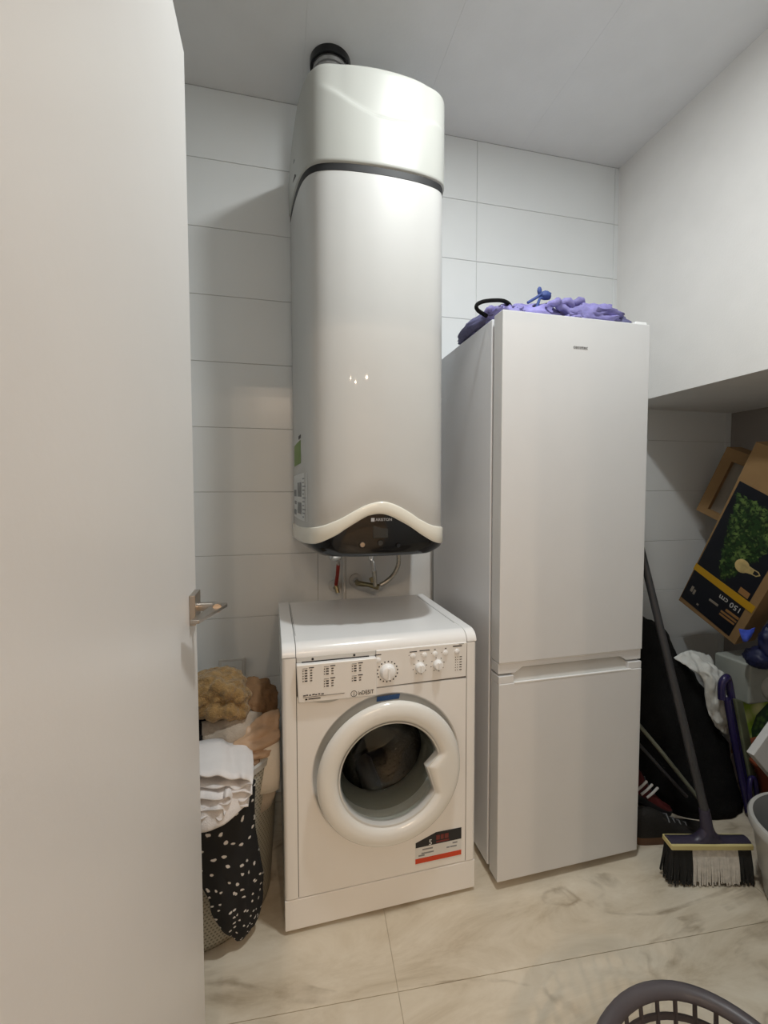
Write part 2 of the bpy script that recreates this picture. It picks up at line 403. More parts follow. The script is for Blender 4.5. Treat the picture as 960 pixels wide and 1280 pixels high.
# ------------------------------------------------------------------ room shell
CEIL, RX, SOF, AX = 2.837, 1.7242, 1.6953, 2.4618
XL, YF, YH = -0.75, -1.80, -5.0
TH, TL, TX, T0 = 0.258, 0.7193, 0.2629, -0.0081

wb = struct(MB().box(XL - 0.1, AX + 0.1, 0.003, 0.12, -0.05, CEIL + 0.1).build('wall_back', M['grout'], smooth=0))
def tile_part(x0, x1, z0, z1, cache={}):
    g = 0.0009
    k = (round(x1 - x0, 4), round(z1 - z0, 4))
    if k not in cache:
        wx, wz = k[0] - 2 * g, k[1] - 2 * g
        mb = MB(); e = 0.0012
        mb.add([(0, 0.005, 0), (wx, 0.005, 0), (wx, 0.005, wz), (0, 0.005, wz), (0, e, 0), (wx, e, 0), (wx, e, wz), (0, e, wz),
                (e, 0, e), (wx - e, 0, e), (wx - e, 0, wz - e), (e, 0, wz - e)],
               [(0, 1, 5, 4), (1, 2, 6, 5), (2, 3, 7, 6), (3, 0, 4, 7), (4, 5, 9, 8), (5, 6, 10, 9), (6, 7, 11, 10), (7, 4, 8, 11), (8, 9, 10, 11)])
        o = mb.build('tile', M['tile'], wb, smooth=0); cache[k] = o
    else:
        o = cache[k].copy(); C.objects.link(o)
    o.location = (x0 + g, 0, z0 + g)
    return o
xs = [XL, TX - TL, TX, TX + TL, TX + 2 * TL, TX + 3 * TL, AX]
for k in range(11):
    z0, z1 = max(0, T0 + k * TH), (T0 + (k + 1) * TH if k < 10 else CEIL)
    for a, b in zip(xs[:-1], xs[1:]):
        if z1 - z0 > 0.02: tile_part(a, b, z0, z1)

struct(MB().box(XL - 0.1, XL, YF, 0.006, -0.05, CEIL + 0.1).build('wall_left', M['palewall'], smooth=0))
struct(MB().box(RX, AX + 0.1, YF, 0.0, SOF, CEIL + 0.1).build('wall_right', M['plaster'], smooth=0))
struct(MB().box(AX, AX + 0.1, YF, 0.006, -0.05, SOF).build('wall_alcove', M['shadewall'], smooth=0))
# front wall with the doorway the camera stands in
DX0, DX1, DZ = -0.047, 0.72, 2.065
fw = MB().box(XL - 0.1, DX0 - 0.045, YF - 0.12, YF, -0.05, CEIL + 0.1).box(DX1 + 0.045, AX + 0.1, YF - 0.12, YF, -0.05, CEIL + 0.1).box(DX0 - 0.045, DX1 + 0.045, YF - 0.12, YF, DZ + 0.045, CEIL + 0.1)
struct(fw.build('wall_front', M['palewall'], smooth=0))
tr = MB().box(DX0 - 0.045, DX0 - 0.003, YF - 0.13, YF + 0.01, 0, DZ + 0.045).box(DX1, DX1 + 0.045, YF - 0.13, YF + 0.01, 0, DZ + 0.045).box(DX0 - 0.003, DX1, YF - 0.13, YF + 0.01, DZ, DZ + 0.045)
struct(tr.build('trim_1', M['door'], smooth=0, bevel=0.002))
# hallway behind the camera
struct(MB().box(-1.3, -1.2, YH, YF - 0.12, -0.05, 2.6).build('wall_hallway_left', M['hallwall'], smooth=0))
struct(MB().box(1.7, 1.8, YH, YF - 0.12, -0.05, 2.6).build('wall_hallway_right', M['hallwall'], smooth=0))
struct(MB().box(-1.3, 1.8, YH - 0.1, YH, -0.05, 2.6).build('wall_hallway_end', M['hallwall'], smooth=0))
struct(MB().box(-1.3, 1.8, YH, YF - 0.12, 2.46, 2.6).build('ceiling_hallway', M['plaster'], smooth=0))

# ceiling: base slab with boards, fine joints between them
ce = struct(MB().box(XL - 0.1, AX + 0.1, YF - 0.12, 0.12, CEIL + 0.002, CEIL + 0.1).build('ceiling', M['ceiling'], smooth=0))
cx = [XL, 0.213 - 0.489, 0.213, 0.702, 1.191, RX]
for a, b in zip(cx[:-1], cx[1:]):
    MB().box(a + 0.0003, b - 0.0003, YF, 0.0, CEIL, CEIL + 0.004).build('board', M['ceiling'], ce, smooth=0)

# floor: base slab and 1.2 x 0.6 stone tiles, laid 4 degrees off the wall
fl = struct(MB().box(-1.3, AX + 0.1, YH, 0.12, -0.06, -0.002).build('floor', M['floor_grout'], smooth=0))
def clip(poly, inside, inter):
    out = []
    for i in range(len(poly)):
        a, b = poly[i - 1], poly[i]
        if inside(b):
            if not inside(a): out.append(inter(a, b))
            out.append(b)
        elif inside(a): out.append(inter(a, b))
    return out
def clip_rect(poly, x0, x1, y0, y1):
    for ax, v, sg in ((0, x0, 1), (0, x1, -1), (1, y0, 1), (1, y1, -1)):
        f = lambda p: (p[ax] - v) * sg >= 0
        g = lambda a, b: tuple(a[k] + (b[k] - a[k]) * (v - a[ax]) / (b[ax] - a[ax]) for k in range(2))
        poly = clip(poly, f, g)
        if not poly: return poly
    return poly
FA = radians(-4.0); fo = (0.386, -0.845); fu = (cos(FA), sin(FA)); fv = (-sin(FA), cos(FA))
for i in range(-3, 4):
    for j in range(-9, 4):
        g = 0.0009
        q = [(i * 1.2 + g, j * 0.6 + g), (i * 1.2 + 1.2 - g, j * 0.6 + g), (i * 1.2 + 1.2 - g, j * 0.6 + 0.6 - g), (i * 1.2 + g, j * 0.6 + 0.6 - g)]
        pl = [(fo[0] + a * fu[0] + b * fv[0], fo[1] + a * fu[1] + b * fv[1]) for a, b in q]
        x0, x1 = (XL, AX) if j > -2 else (-1.2, 1.7)
        pl = clip_rect(pl, XL, AX, YF - 0.1, 0.0) if j > -3 else clip_rect(pl, -1.2, 1.7, YH, YF - 0.1)
        if len(pl) >= 3:
            MB().prism([(a, b, -0.004) for a, b in pl], (0, 0, 0.004)).build('tile', M['floor'], fl, smooth=0)

# ceiling lamp of the laundry room and three spots of the hallway
lp = thing('ceiling_lamp', 'small round white ceiling downlight above the laundry room floor', 'lamp', (LAMP[0], LAMP[1], CEIL))
MB().lathe([(0.085, 0), (0.105, -0.002), (0.108, -0.014), (0.098, -0.022), (0.088, -0.020), (0.085, -0.006)], (0, 0, 0), n=40).build('rim', M['pvc'], lp)
MB().lathe([(0.086, -0.004), (0.0, -0.004)], (0, 0, 0), n=40).build('diffuser', M['lamp'], lp)
for k, (hx, hy) in enumerate(HALL):
    h = thing('ceiling_spot', '%s of the three small warm downlights in the hallway ceiling' % ('leftmost', 'middle', 'rightmost')[k], 'lamp', (hx, hy, 2.46), 0, 'hallway downlights')
    MB().lathe([(0.04, 0), (0.055, -0.001), (0.055, -0.008), (0.042, -0.010), (0.04, -0.004)], (0, 0, 0), n=24).build('rim', M['pvc'], h)
    MB().lathe([(0.041, -0.003), (0.0, -0.003)], (0, 0, 0), n=24).build('diffuser', M['lamp_warm'], h)

# ------------------------------------------------------------------ door with its lever handle
dr = struct(MB().box(-0.086, -0.047, -1.745, -1.016, 0.008, 2.05).build('door_1', M['door'], smooth=40, bevel=0.0015))
hz = 1.08
MB().box(-0.047, -0.037, -1.082, -1.030, hz - 0.026, hz + 0.026).build('handle_rose', M['nickel'], dr, bevel=0.001)
MB().tube([(-0.037, -1.056, hz), (-0.012, -1.056, hz), (-0.004, -1.062, hz), (-0.003, -1.075, hz)], 0.008, 14).build('handle_neck', M['nickel'], dr)
lv = MB()
lv.prism([(-0.034, -1.150, hz - 0.004), (-0.020, -1.152, hz - 0.004), (0.012, -1.056, hz - 0.004), (0.010, -1.044, hz - 0.004), (-0.012, -1.044, hz - 0.004), (-0.016, -1.062, hz - 0.004)], (0, 0, 0.0065))
lv.build('handle_lever', M['nickel'], dr, bevel=0.0018)
for zz in (0.25, 1.05, 1.85):
    MB().lathe([(0.007, -0.045), (0.007, 0.045)], (-0.040, -1.752, zz), n=10, capends=True).build('hinge', M['nickel'], dr)

# ------------------------------------------------------------------ water heater
ht = thing('water_heater', 'tall white wall-hung water heater with black band and black control panel above the washing machine', 'water heater', (0, 0, 0))
half = [(0.165, -0.008), (0.168, -.12), (.174, -.25), (.182, -.36), (.193, -.44), (.212, -.497), (.245, -.532), (.30, -.553), (.36, -.562), (.42, -.565)]
OUT = crs([(x, y, 0) for x, y in half + [(.84 - x, y) for x, y in half[:-1][::-1]]], 9)
NS = len(OUT)
_l = [0]
for i in range(1, NS): _l.append(_l[-1] + (OUT[i] - OUT[i - 1]).length)
S = [v / _l[-1] for v in _l]
NRM = []
for i in range(NS):
    t = (OUT[min(i + 1, NS - 1)] - OUT[max(i - 1, 0)]).normalized(); NRM.append(Vector((t.y, -t.x, 0)) * -1)
if NRM[NS // 2].y > 0: NRM = [-n for n in NRM]
def oring(off, zf):
    return [(OUT[i].x + NRM[i].x * off, min(OUT[i].y + NRM[i].y * off, -0.008), zf(S[i], OUT[i].y) if callable(zf) else zf) for i in range(NS)]
def table(tb):
    def f(s, y=None):
        if s <= tb[0][0]: return tb[0][1]
        for (a, va), (b, vb) in zip(tb[:-1], tb[1:]):
            if s <= b:
                t = (s - a) / (b - a); t = t * t * (3 - 2 * t) if abs(vb - va) > 0.02 and (b - a) > 0.2 else t
                return va + (vb - va) * t
        return tb[-1][1]
    return f
up = crs([(0, 1.152, 0), (0.2, 1.160, 0), (0.34, 1.172, 0), (0.396, 1.194, 0), (0.438, 1.226, 0), (0.463, 1.243, 0), (0.49, 1.252, 0), (0.51, 1.249, 0), (0.535, 1.235, 0), (0.562, 1.213, 0), (0.587, 1.191, 0), (0.64, 1.168, 0), (0.80, 1.158, 0), (1, 1.152, 0)], 6)
lo = crs([(0, 1.093, 0), (0.2, 1.108, 0), (0.316, 1.118, 0), (0.357, 1.126, 0), (0.396, 1.150, 0), (0.417, 1.170, 0), (0.455, 1.203, 0), (0.471, 1.212, 0), (0.492, 1.215, 0), (0.512, 1.208, 0), (0.533, 1.193, 0), (0.558, 1.173, 0), (0.59, 1.143, 0), (0.63, 1.117, 0), (0.70, 1.106, 0), (0.84, 1.105, 0), (1, 1.093, 0)], 6)
W_UP = table([(p.x, p.y) for p in up]); W_LO = table([(p.x, p.y) for p in lo])
B_HI = lambda s, y: 2.392 + 0.27 * y
B_LO = lambda s, y: 2.372 + 0.27 * y
def mix(a, b, t): return lambda s, y: a(s, y) * (1 - t) + b(s, y) * t
m_ = MB(); m_.grid([oring(-0.004, lambda s, y: W_UP(s) - 0.01)] + [oring(0, mix(lambda s, y: W_UP(s), B_LO, t / 12)) for t in range(13)] + [oring(-0.008, B_LO)])
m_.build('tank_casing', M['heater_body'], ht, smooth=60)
m_ = MB(); m_.grid([oring(-0.006, lambda s, y: B_LO(s, y) - .004), oring(0.001, B_LO), oring(0.001, B_HI), oring(-0.006, lambda s, y: B_HI(s, y) + .004)])
m_.build('black_band', M['black_matte'], ht, smooth=50)
# top cover with a swooping crease in its front
cr_c = table([(0.36, 2.47), (0.405, 2.436), (0.434, 2.41), (0.46, 2.392), (0.484, 2.380), (0.516, 2.376), (0.545, 2.381), (0.58, 2.395), (0.62, 2.415)])
def sm(x): x = max(0, min(1, x)); return x * x * (3 - 2 * x)
rows = [oring(0.0, B_HI), oring(0.004, lambda s, y: B_HI(s, y) + 0.003)]
NC = 44
for k in range(NC + 1):
    t = k / NC; r = []
    for i in range(NS):
        s = S[i]; y = OUT[i].y
        z = (B_HI(s, y) + 0.006) * (1 - t) + 2.518 * t
        w_ = sm((s - 0.36) / 0.06) * sm((0.66 - s) / 0.06)
        ins = 0.012 * w_ * sm((z - cr_c(s) + 0.002) / 0.018)
        r.append((OUT[i].x + NRM[i].x * (0.006 - ins), min(OUT[i].y + NRM[i].y * (0.006 - ins), -0.008), z))
    rows.append(r)
def shrink(r, d, z, k=1.0):
    o = []
    for i, p in enumerate(r): o.append((p[0] - NRM[i].x * d, min(p[1] - NRM[i].y * d, -0.008), z))
    return o
last = rows[-1]
for d, z in ((0.002, 2.525), (0.006, 2.530), (0.014, 2.533), (0.05, 2.536)): rows.append(shrink(last, d, z))
rows.append([(0.42 + (p[0] - 0.42) * 0.05, min(-0.25 + (p[1] + 0.25) * 0.05, -0.008), 2.538) for p in last])
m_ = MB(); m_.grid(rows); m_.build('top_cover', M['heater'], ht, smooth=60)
for z0, y0 in ((2.405, -0.30), (2.335, -0.33)):
    m_ = MB()
    m_.hexa([(0.1695, y0, z0), (0.1735, y0, z0), (0.1715, y0 + 0.18, z0 + 0.075), (0.1650, y0 + 0.18, z0 + 0.075), (0.1695, y0, z0 + 0.006), (0.1735, y0, z0 + 0.006), (0.1715, y0 + 0.18, z0 + 0.081), (0.1650, y0 + 0.18, z0 + 0.081)])
    m_.build('side_vent_slot', M['gasket'], ht, smooth=0)
m_ = MB(); m_.grid([oring(-0.006, lambda s, y: W_LO(s) - 0.004), oring(0.003, lambda s, y: W_LO(s)), oring(0.006, lambda s, y: W_LO(s) + 0.005), oring(0.006, lambda s, y: W_UP(s) - 0.005), oring(0.004, lambda s, y: W_UP(s) - 0.001), oring(-0.004, lambda s, y: W_UP(s) + 0.001)])
m_.build('wave_trim', M['cream'], ht, smooth=60)
ZB = 1.083
rows = []
for k in range(9):
    t = k / 8
    rows.append([(OUT[i].x + NRM[i].x * (0.001 - 0.030 * t * t), min(OUT[i].y + NRM[i].y * (0.001 - 0.022 * t * t), -0.008), W_LO(S[i]) * (1 - t) + (ZB + 0.012 * (1 - sin(pi * S[i]))) * t) for i in range(NS)])
l0 = rows[-1]
rows.append([(0.42 + (p[0] - 0.42) * 0.97, min(-0.27 + (p[1] + 0.27) * 0.97, -0.008), ZB - 0.003) for p in l0])
rows.append([(0.42 + (p[0] - 0.42) * 0.05, min(-0.27 + (p[1] + 0.27) * 0.05, -0.008), ZB - 0.003) for p in l0])
m_ = MB(); m_.grid(rows); cp = m_.build('control_panel', M['black_gloss'], ht, smooth=60)
def front_y(x, z):
    """y of the control panel's face at x"""
    b = min(range(NS), key=lambda i: abs(OUT[i].x - x) + (10 if not 0.3 < S[i] < 0.7 else 0))
    t = max(0, min(1, (W_LO(S[b]) - z) / max(1e-4, W_LO(S[b]) - ZB)))
    return OUT[b].y + NRM[b].y * (0.001 - 0.022 * t * t)
MB().box(0.384, 0.432, front_y(0.41, 1.16) - 0.0012, front_y(0.41, 1.16) + 0.01, 1.140, 1.178).build('display', M['dark_screen'], cp, smooth=0, bevel=0.001)
text('lettering', 'ARISTON', 0.0125, M['logo_grey'], cp, (0.391, front_y(0.41, 1.196) - 0.0006, 1.1925), (1, 0, 0), (0, 0, 1), sx=1.0)
m_ = MB().box(0.3775, 0.3885, front_y(0.38, 1.197) - 0.0008, front_y(0.38, 1.197) + 0.001, 1.191, 1.202); m_.build('emblem', M['logo_grey'], cp, smooth=0)
for x, z, r, mm in ((0.352, 1.120, 0.0085, 'nickel'), (0.408, 1.124, 0.009, 'dark_screen'), (0.466, 1.114, 0.0075, 'black_gloss')):
    yy = front_y(x, z)
    MB().lathe([(r, 0.006), (r, -0.004), (r * 0.85, -0.006), (0.0, -0.006)], (x, yy, z), 'y', 20).build('button', M[mm], cp)
# labels on the left side
def side_plate(y0, y1, z0, z1, name, mm):
    def sx(y):
        for i in range(NS - 1):
            if OUT[i].y >= y >= OUT[i + 1].y: return OUT[i].x + (OUT[i + 1].x - OUT[i].x) * (OUT[i].y - y) / (OUT[i].y - OUT[i + 1].y)
        return 0.165
    ys = [y0 + (y1 - y0) * k / 6 for k in range(7)]
    m2 = MB(); m2.grid([[(sx(y) - 0.0008, y, z) for y in ys] for z in (z0, z1)])
    return m2.build(name, M[mm], ht, smooth=60)
side_plate(-0.10, -0.34, 1.380, 1.460, 'green_label', 'green_label')
side_plate(-0.28, -0.345, 1.466, 1.478, 'side_badge', 'ink')
side_plate(-0.05, -0.445, 1.185, 1.345, 'rating_label', 'white_label')
def side_ink(y0, y1, z0, z1, mm='grey_print'):
    def sx(y):
        for i in range(NS - 1):
            if OUT[i].y >= y >= OUT[i + 1].y: return OUT[i].x + (OUT[i + 1].x - OUT[i].x) * (OUT[i].y - y) / (OUT[i].y - OUT[i + 1].y)
        return 0.165
    ys = [y0 + (y1 - y0) * k / 4 for k in range(5)]
    ink_.grid([[(sx(y) - 0.0014, y, z) for y in ys] for z in (z0, z1)])
ink_ = MB()
for k in range(11): side_ink(-0.37, -0.37 - 0.03 - 0.025 * ((k * 7) % 3) / 2, 1.196 + k * 0.0128, 1.200 + k * 0.0128)
side_ink(-0.23, -0.345, 1.265, 1.315); side_ink(-0.23, -0.345, 1.205, 1.245)
side_ink(-0.08, -0.19, 1.265, 1.29, 'ink'); side_ink(-0.10, -0.19, 1.235, 1.248); side_ink(-0.08, -0.18, 1.195, 1.215)
ink_.build('label_print', M['grey_print'], ht, smooth=0)['kind'] = 'stuff'
# black collar and duct to the ceiling
dt = thing('exhaust_duct', 'grey foil duct with black collar rising from the heater top into the ceiling', 'duct', (0.307, -0.205, 2.54))
prof = []
for k in range(28): prof.append((0.060 + 0.003 * (k % 2), 0.003 + k * 0.0098))
MB().lathe(prof, (0, 0, 0), n=40).build('foil_pipe', M['foil'], dt, smooth=20)
MB().lathe([(0.064, 0.272), (0.073, 0.272), (0.074, 0.276), (0.074, 0.2965), (0.062, 0.2965)], (0, 0, 0), n=48).build('collar', M['black_gloss'], dt)
MB().lathe([(0.064, 0.001), (0.072, 0.001), (0.072, 0.03), (0.064, 0.03)], (0, 0, 0), n=48, close=True).build('lower_collar', M['black_matte'], dt)

# pipes and valves between heater and wall
hv = thing('hot_water_pipe', 'red and chrome hot water pipe under the left of the heater', 'pipe', (0, 0, 0))
MB().lathe([(0.012, 0.042), (0.027, 0.040), (0.028, 0.012), (0.022, 0.002), (0.010, 0.0)], (0.312, -0.2, 1.020), n=24, capends=True).build('chrome_cap', M['chrome'], hv)
MB().tube([(0.314, -0.2, 1.022), (0.330, -0.16, 1.006), (0.333, -0.13, 0.99)], 0.006, 10).build('union', M['chrome'], hv)
MB().tube([(0.333, -0.13, 0.992), (0.334, -0.09, 0.94), (0.332, -0.06, 0.895)], 0.0075, 10).build('red_pipe', M['red_hose'], hv)
MB().lathe([(0.027, 0.0), (0.026, -0.006), (0.012, -0.010), (0.009, -0.03)], (0.334, -0.001, 0.878), 'y', 24).build('wall_rosette', M['pvc'], hv)
MB().tube([(0.334, -0.028, 0.878), (0.333, -0.06, 0.890), (0.338, -0.07, 0.862)], 0.0085, 10).build('elbow', M['brass'], hv)
cv = thing('cold_water_valve', 'brass stop valve with chrome riser under the middle of the heater', 'valve', (0, 0, 0))
MB().lathe([(0.009, 0.05), (0.020, 0.045), (0.022, 0.030), (0.013, 0.020), (0.010, 0.0)], (0.457, -0.18, 1.012), n=20, capends=True).build('chrome_nut', M['chrome'], cv)
MB().tube([(0.458, -0.18, 1.016), (0.466, -0.165, 1.0), (0.474, -0.155, 0.96)], 0.0085, 10).build('chrome_riser', M['chrome'], cv)
MB().tube([(0.474, -0.155, 0.965), (0.480, -0.15, 0.90)], [0.010, 0.009], 10).build('grey_riser', M['hose'], cv)
MB().tube([(0.420, -0.07, 0.898), (0.430, -0.10, 0.902), (0.455, -0.13, 0.903), (0.495, -0.15, 0.895)], [0.010, 0.011, 0.009, 0.013], 12).build('valve_body', M['brass'], cv)
MB().tube([(0.425, -0.02, 0.897), (0.425, -0.078, 0.898)], 0.009, 12).build('wall_stub', M['brass'], cv)
MB().lathe([(0.030, 0.0), (0.029, -0.006), (0.013, -0.010), (0.010, -0.03)], (0.425, -0.001, 0.897), 'y', 24).build('wall_rosette', M['pvc'], cv)
MB().tube([(0.470, -0.15, 0.918), (0.462, -0.15, 0.935)], 0.009, 8).build('valve_lever', M['brass'], cv)
tag(MB().tube(crs([(0.575, -0.15, 1.09), (0.577, -0.15, 1.036), (0.577, -0.15, 0.986), (0.557, -0.15, 0.944), (0.523, -0.15, 0.914), (0.500, -0.15, 0.903)], 8), 0.0095, 12).build('flexible_hose', M['hose']), 'grey braided flexible hose curving from heater to the brass valve', 'hose')
tag(MB().tube([(0.372, -0.022, 1.08), (0.372, -0.022, 0.75)], 0.009, 12).build('white_pipe', M['pvc']), 'thin white vertical drain pipe on the tiles behind the washing machine', 'pipe')

# ------------------------------------------------------------------ wall socket with plug
sk = thing('wall_socket', 'white square wall socket with a plug above the laundry basket', 'socket', (0, 0, 0))
m_ = MB().box(-0.142, -0.040, -0.010, -0.0005, 0.498, 0.600); m_.build('plate', M['pvc'], sk, bevel=0.003)
m_ = MB().box(-0.131, -0.051, -0.013, -0.010, 0.509, 0.589); m_.build('inner_frame', M['white_label'], sk, bevel=0.002)
m_ = MB().lathe([(0.019, 0.0), (0.019, -0.02), (0.015, -0.032), (0.008, -0.036), (0, -0.036)], (-0.091, -0.013, 0.551), 'y', 20); m_.build('plug', M['bucket'], sk)
MB().tube(crs([(-0.091, -0.049, 0.551), (-0.092, -0.062, 0.535), (-0.095, -0.060, 0.45), (-0.09, -0.05, 0.30)], 6), 0.004, 8).build('plug_cord', M['pvc'], sk)

# ------------------------------------------------------------------ washing machine (local: x right, y back, z up)
wm = thing('washing_machine', 'white front-loading washing machine with round glass door under the water heater', 'washing machine', (0.1062, -0.6339, 0), 0.85)
WW, WD = 0.595, 0.51
cab = MB().box(0.0, 0.012, 0.012, WD, 0.014, 0.835).box(WW - 0.012, WW, 0.012, WD, 0.014, 0.835).box(0.012, WW - 0.012, WD - 0.012, WD, 0.014, 0.835).box(0.012, WW - 0.012, 0.03, WD - 0.012, 0.014, 0.026)
cab.build('cabinet', M['washer'], wm, bevel=0.002)
for a, b in ((0.0, 0.0385), (0.5625, WW)):
    m_ = MB(); cxs = []
    r = 0.012
    if a == 0.0: pr = [(b, 0), (r, 0)] + [(r - r * sin(t), r - r * cos(t)) for t in [radians(15 * k) for k in range(1, 7)]] + [(0, 0.03), (b, 0.03)]
    else: pr = [(a, 0)] + [(b - r + r * sin(t), r - r * cos(t)) for t in [radians(15 * k) for k in range(0, 7)]] + [(b, 0.03), (a, 0.03)]
    m_.prism([(x, y, 0.1075) for x, y in pr], (0, 0, 0.7055)); m_.build('front_column', M['washer'], wm, smooth=40)
    # top corner caps that follow the lid's curve
    m_ = MB(); prof = [(0.0, 0.8145)] + [(0.040 - 0.040 * cos(t), 0.815 + 0.034 * sin(t)) for t in [radians(10 * k) for k in range(1, 10)]] + [(WD, 0.849), (WD, 0.8145)]
    m_.prism([(a, y, z) for y, z in prof], (b - a, 0, 0)); m_.build('lid_edge', M['washer_top'], wm, smooth=40, bevel=0.0022, seg=2)
m_ = MB(); prof = [(0.001, 0.8145)] + [(0.041 - 0.040 * cos(t), 0.815 + 0.034 * sin(t)) for t in [radians(7.5 * k) for k in range(0, 13)]] + [(WD - 0.01, 0.849), (WD - 0.01, 0.8145)]
m_.prism([(0.0400, y, z) for y, z in prof], (0.521, 0, 0)); m_.build('lid', M['washer_top'], wm, smooth=40)
# shallow raised work surface frame lines on the lid
for x in (0.042, 0.557): MB().box(x, x + 0.0012, 0.09, 0.47, 0.849, 0.8495).build('lid_groove', M['gasket'], wm, smooth=0)
# front panel with round opening
PC = (0.309, 0.453); PR = 0.226
def ring_pts(r, y, n=72): return [(PC[0] + r * cos(2 * pi * k / n), y, PC[1] + r * sin(2 * pi * k / n)) for k in range(n)]
def rect_pts(x0, x1, z0, z1, y, n=72):
    o = []
    for k in range(n):
        a = 2 * pi * k / n; cx_, sz_ = cos(a), sin(a)
        t = min(((x1 - PC[0]) / cx_ if cx_ > 1e-9 else (x0 - PC[0]) / cx_ if cx_ < -1e-9 else 9), ((z1 - PC[1]) / sz_ if sz_ > 1e-9 else (z0 - PC[1]) / sz_ if sz_ < -1e-9 else 9))
        o.append((PC[0] + t * cx_, y, PC[1] + t * sz_))
    for X in (x0, x1):
        for Z in (z0, z1):
            k = min(range(n), key=lambda i: (o[i][0] - X) ** 2 + (o[i][2] - Z) ** 2); o[k] = (X, y, Z)
    return o
m_ = MB(); m_.grid([rect_pts(0.0405, 0.5605, 0.1075, 0.6995, 0.02), rect_pts(0.0405, 0.5605, 0.1075, 0.6995, 0.001), ring_pts(PR + 0.004, 0.001), ring_pts(PR, 0.004)], close_u=True)
m_.build('front_panel', M['washer'], wm, smooth=30)
m_ = MB(); m_.grid([ring_pts(PR, 0.004), ring_pts(PR - 0.012, 0.020), ring_pts(PR - 0.030, 0.028), ring_pts(0.172, 0.030), ring_pts(0.168, 0.036), ring_pts(0.166, 0.06)], close_u=True)
m_.build('door_recess', M['recess'], wm, smooth=50)
m_ = MB().box(0.0, WW, 0.001, 0.03, 0.012, 0.1035); m_.build('kick_plate', M['washer'], wm, bevel=0.003, seg=3)
# dark joints behind the seams (a thin backing frame)
m_ = MB().box(0.03, 0.046, 0.008, 0.030, 0.09, 0.82).box(0.555, 0.571, 0.008, 0.030, 0.09, 0.82).box(0.012, WW - 0.012, 0.008, 0.030, 0.100, 0.1125).box(0.04, 0.56, 0.008, 0.03, 0.694, 0.82)
m_.build('joint_frame', M['seam'], wm, smooth=0)
# control panel
m_ = MB().prism([(0.271, 0.001, 0.702), (0.5605, 0.001, 0.7055), (0.5605, -0.004, 0.815), (0.271, -0.004, 0.815)], (0, 0.012, 0)); pn = m_.build('control_panel', M['washer'], wm, bevel=0.002)
m_ = MB().box(0.0405, 0.2705, 0.000, 0.012, 0.7995, 0.8143); st = m_.build('drawer_rail', M['recess'], wm, bevel=0.001)
for x in (0.086, 0.206): MB().lathe([(0.0035, 0), (0.0035, -0.0012), (0, -0.0012)], (x, 0, 0.807), 'y', 10).build('screw', M['ink'], st)
m_ = MB().box(0.055, 0.25, -0.0015, 0.001, 0.7985, 0.8015); m_.build('drawer_gap', M['ink'], st, smooth=0)
dw = MB()
dw.hexa([(0.044, -0.012, 0.688), (0.270, -0.012, 0.684), (0.270, 0.006, 0.684), (0.044, 0.006, 0.688), (0.0395, -0.017, 0.7985), (0.270, -0.017, 0.7985), (0.270, 0.006, 0.7985), (0.0395, 0.006, 0.7985)])
dwo = dw.build('detergent_drawer', M['washer'], wm, bevel=0.003, seg=3)
def dy(z): return -0.012 - 0.005 * (z - 0.686) / 0.112 - 0.0008
gl = MB(); gl.grid([[(0.075 + 0.10 * u, -0.010 + 0.0 * u, 0.6885) for u in [k / 10 for k in range(11)]], [(0.075 + 0.10 * k / 10, -0.006, 0.6885 - 0.010 * sin(pi * k / 10)) for k in range(11)], [(0.075 + 0.10 * k / 10, 0.004, 0.6885 - 0.012 * sin(pi * k / 10)) for k in range(11)]])
gl.build('drawer_grip', M['recess'], dwo, smooth=60)
# printed programme table on the drawer (tiny dashes; the words cannot be read)
ink = MB()
def dash(x, z, w_, h=0.0022): ink.box(x, x + w_, dy(z) - 0.0004, dy(z) + 0.001, z, z + h)
random.seed(3)
for bx, groups in ((0.056, [(0.788, 5)]), (0.116, [(0.788, 3), (0.752, 3)]), (0.196, [(0.788, 3), (0.752, 2)])):
    for z0, n in groups:
        dash(bx + 0.018, z0, 0.014)
        dash(bx, z0 - 0.0005, 0.014, 0.0006)
        for k in range(n):
            z = z0 - 0.008 - 0.0075 * k
            dash(bx, z, 0.003); dash(bx + 0.006 , z, 0.0075, 0.003); dash(bx + 0.021, z, 0.006, 0.0024)
for k in range(7): dash(0.057 + k * 0.0085 , 0.7075 + 0.001 * (k % 2), 0.0055 + 0.002 * (k % 3 == 0), 0.0028)
dash(0.057, 0.7035, 0.118, 0.0007); dash(0.063, 0.6955, 0.006, 0.004); dash(0.072, 0.6965, 0.034, 0.0026)
ink.build('programme_print', M['ink'], dwo, smooth=0)['kind'] = 'stuff'
text('lettering', 'inDESIT', 0.0165, M['ink'], dwo, (0.2145, dy(0.697) - 0.0002, 0.6935), (1, 0, 0), (0, 0, 1), sx=0.86)
m_ = MB().lathe([(0.0092, 0), (0.0092, -0.0006), (0.0078, -0.0006), (0.0078, 0)], (0.202, dy(0.698), 0.6985), 'y', 28, close=True); m_.build('emblem', M['ink'], dwo)
text('emblem_letter', 'i', 0.015, M['ink'], dwo, (0.2005, dy(0.698) - 0.0002, 0.693), (1, 0, 0), (0, 0, 1))
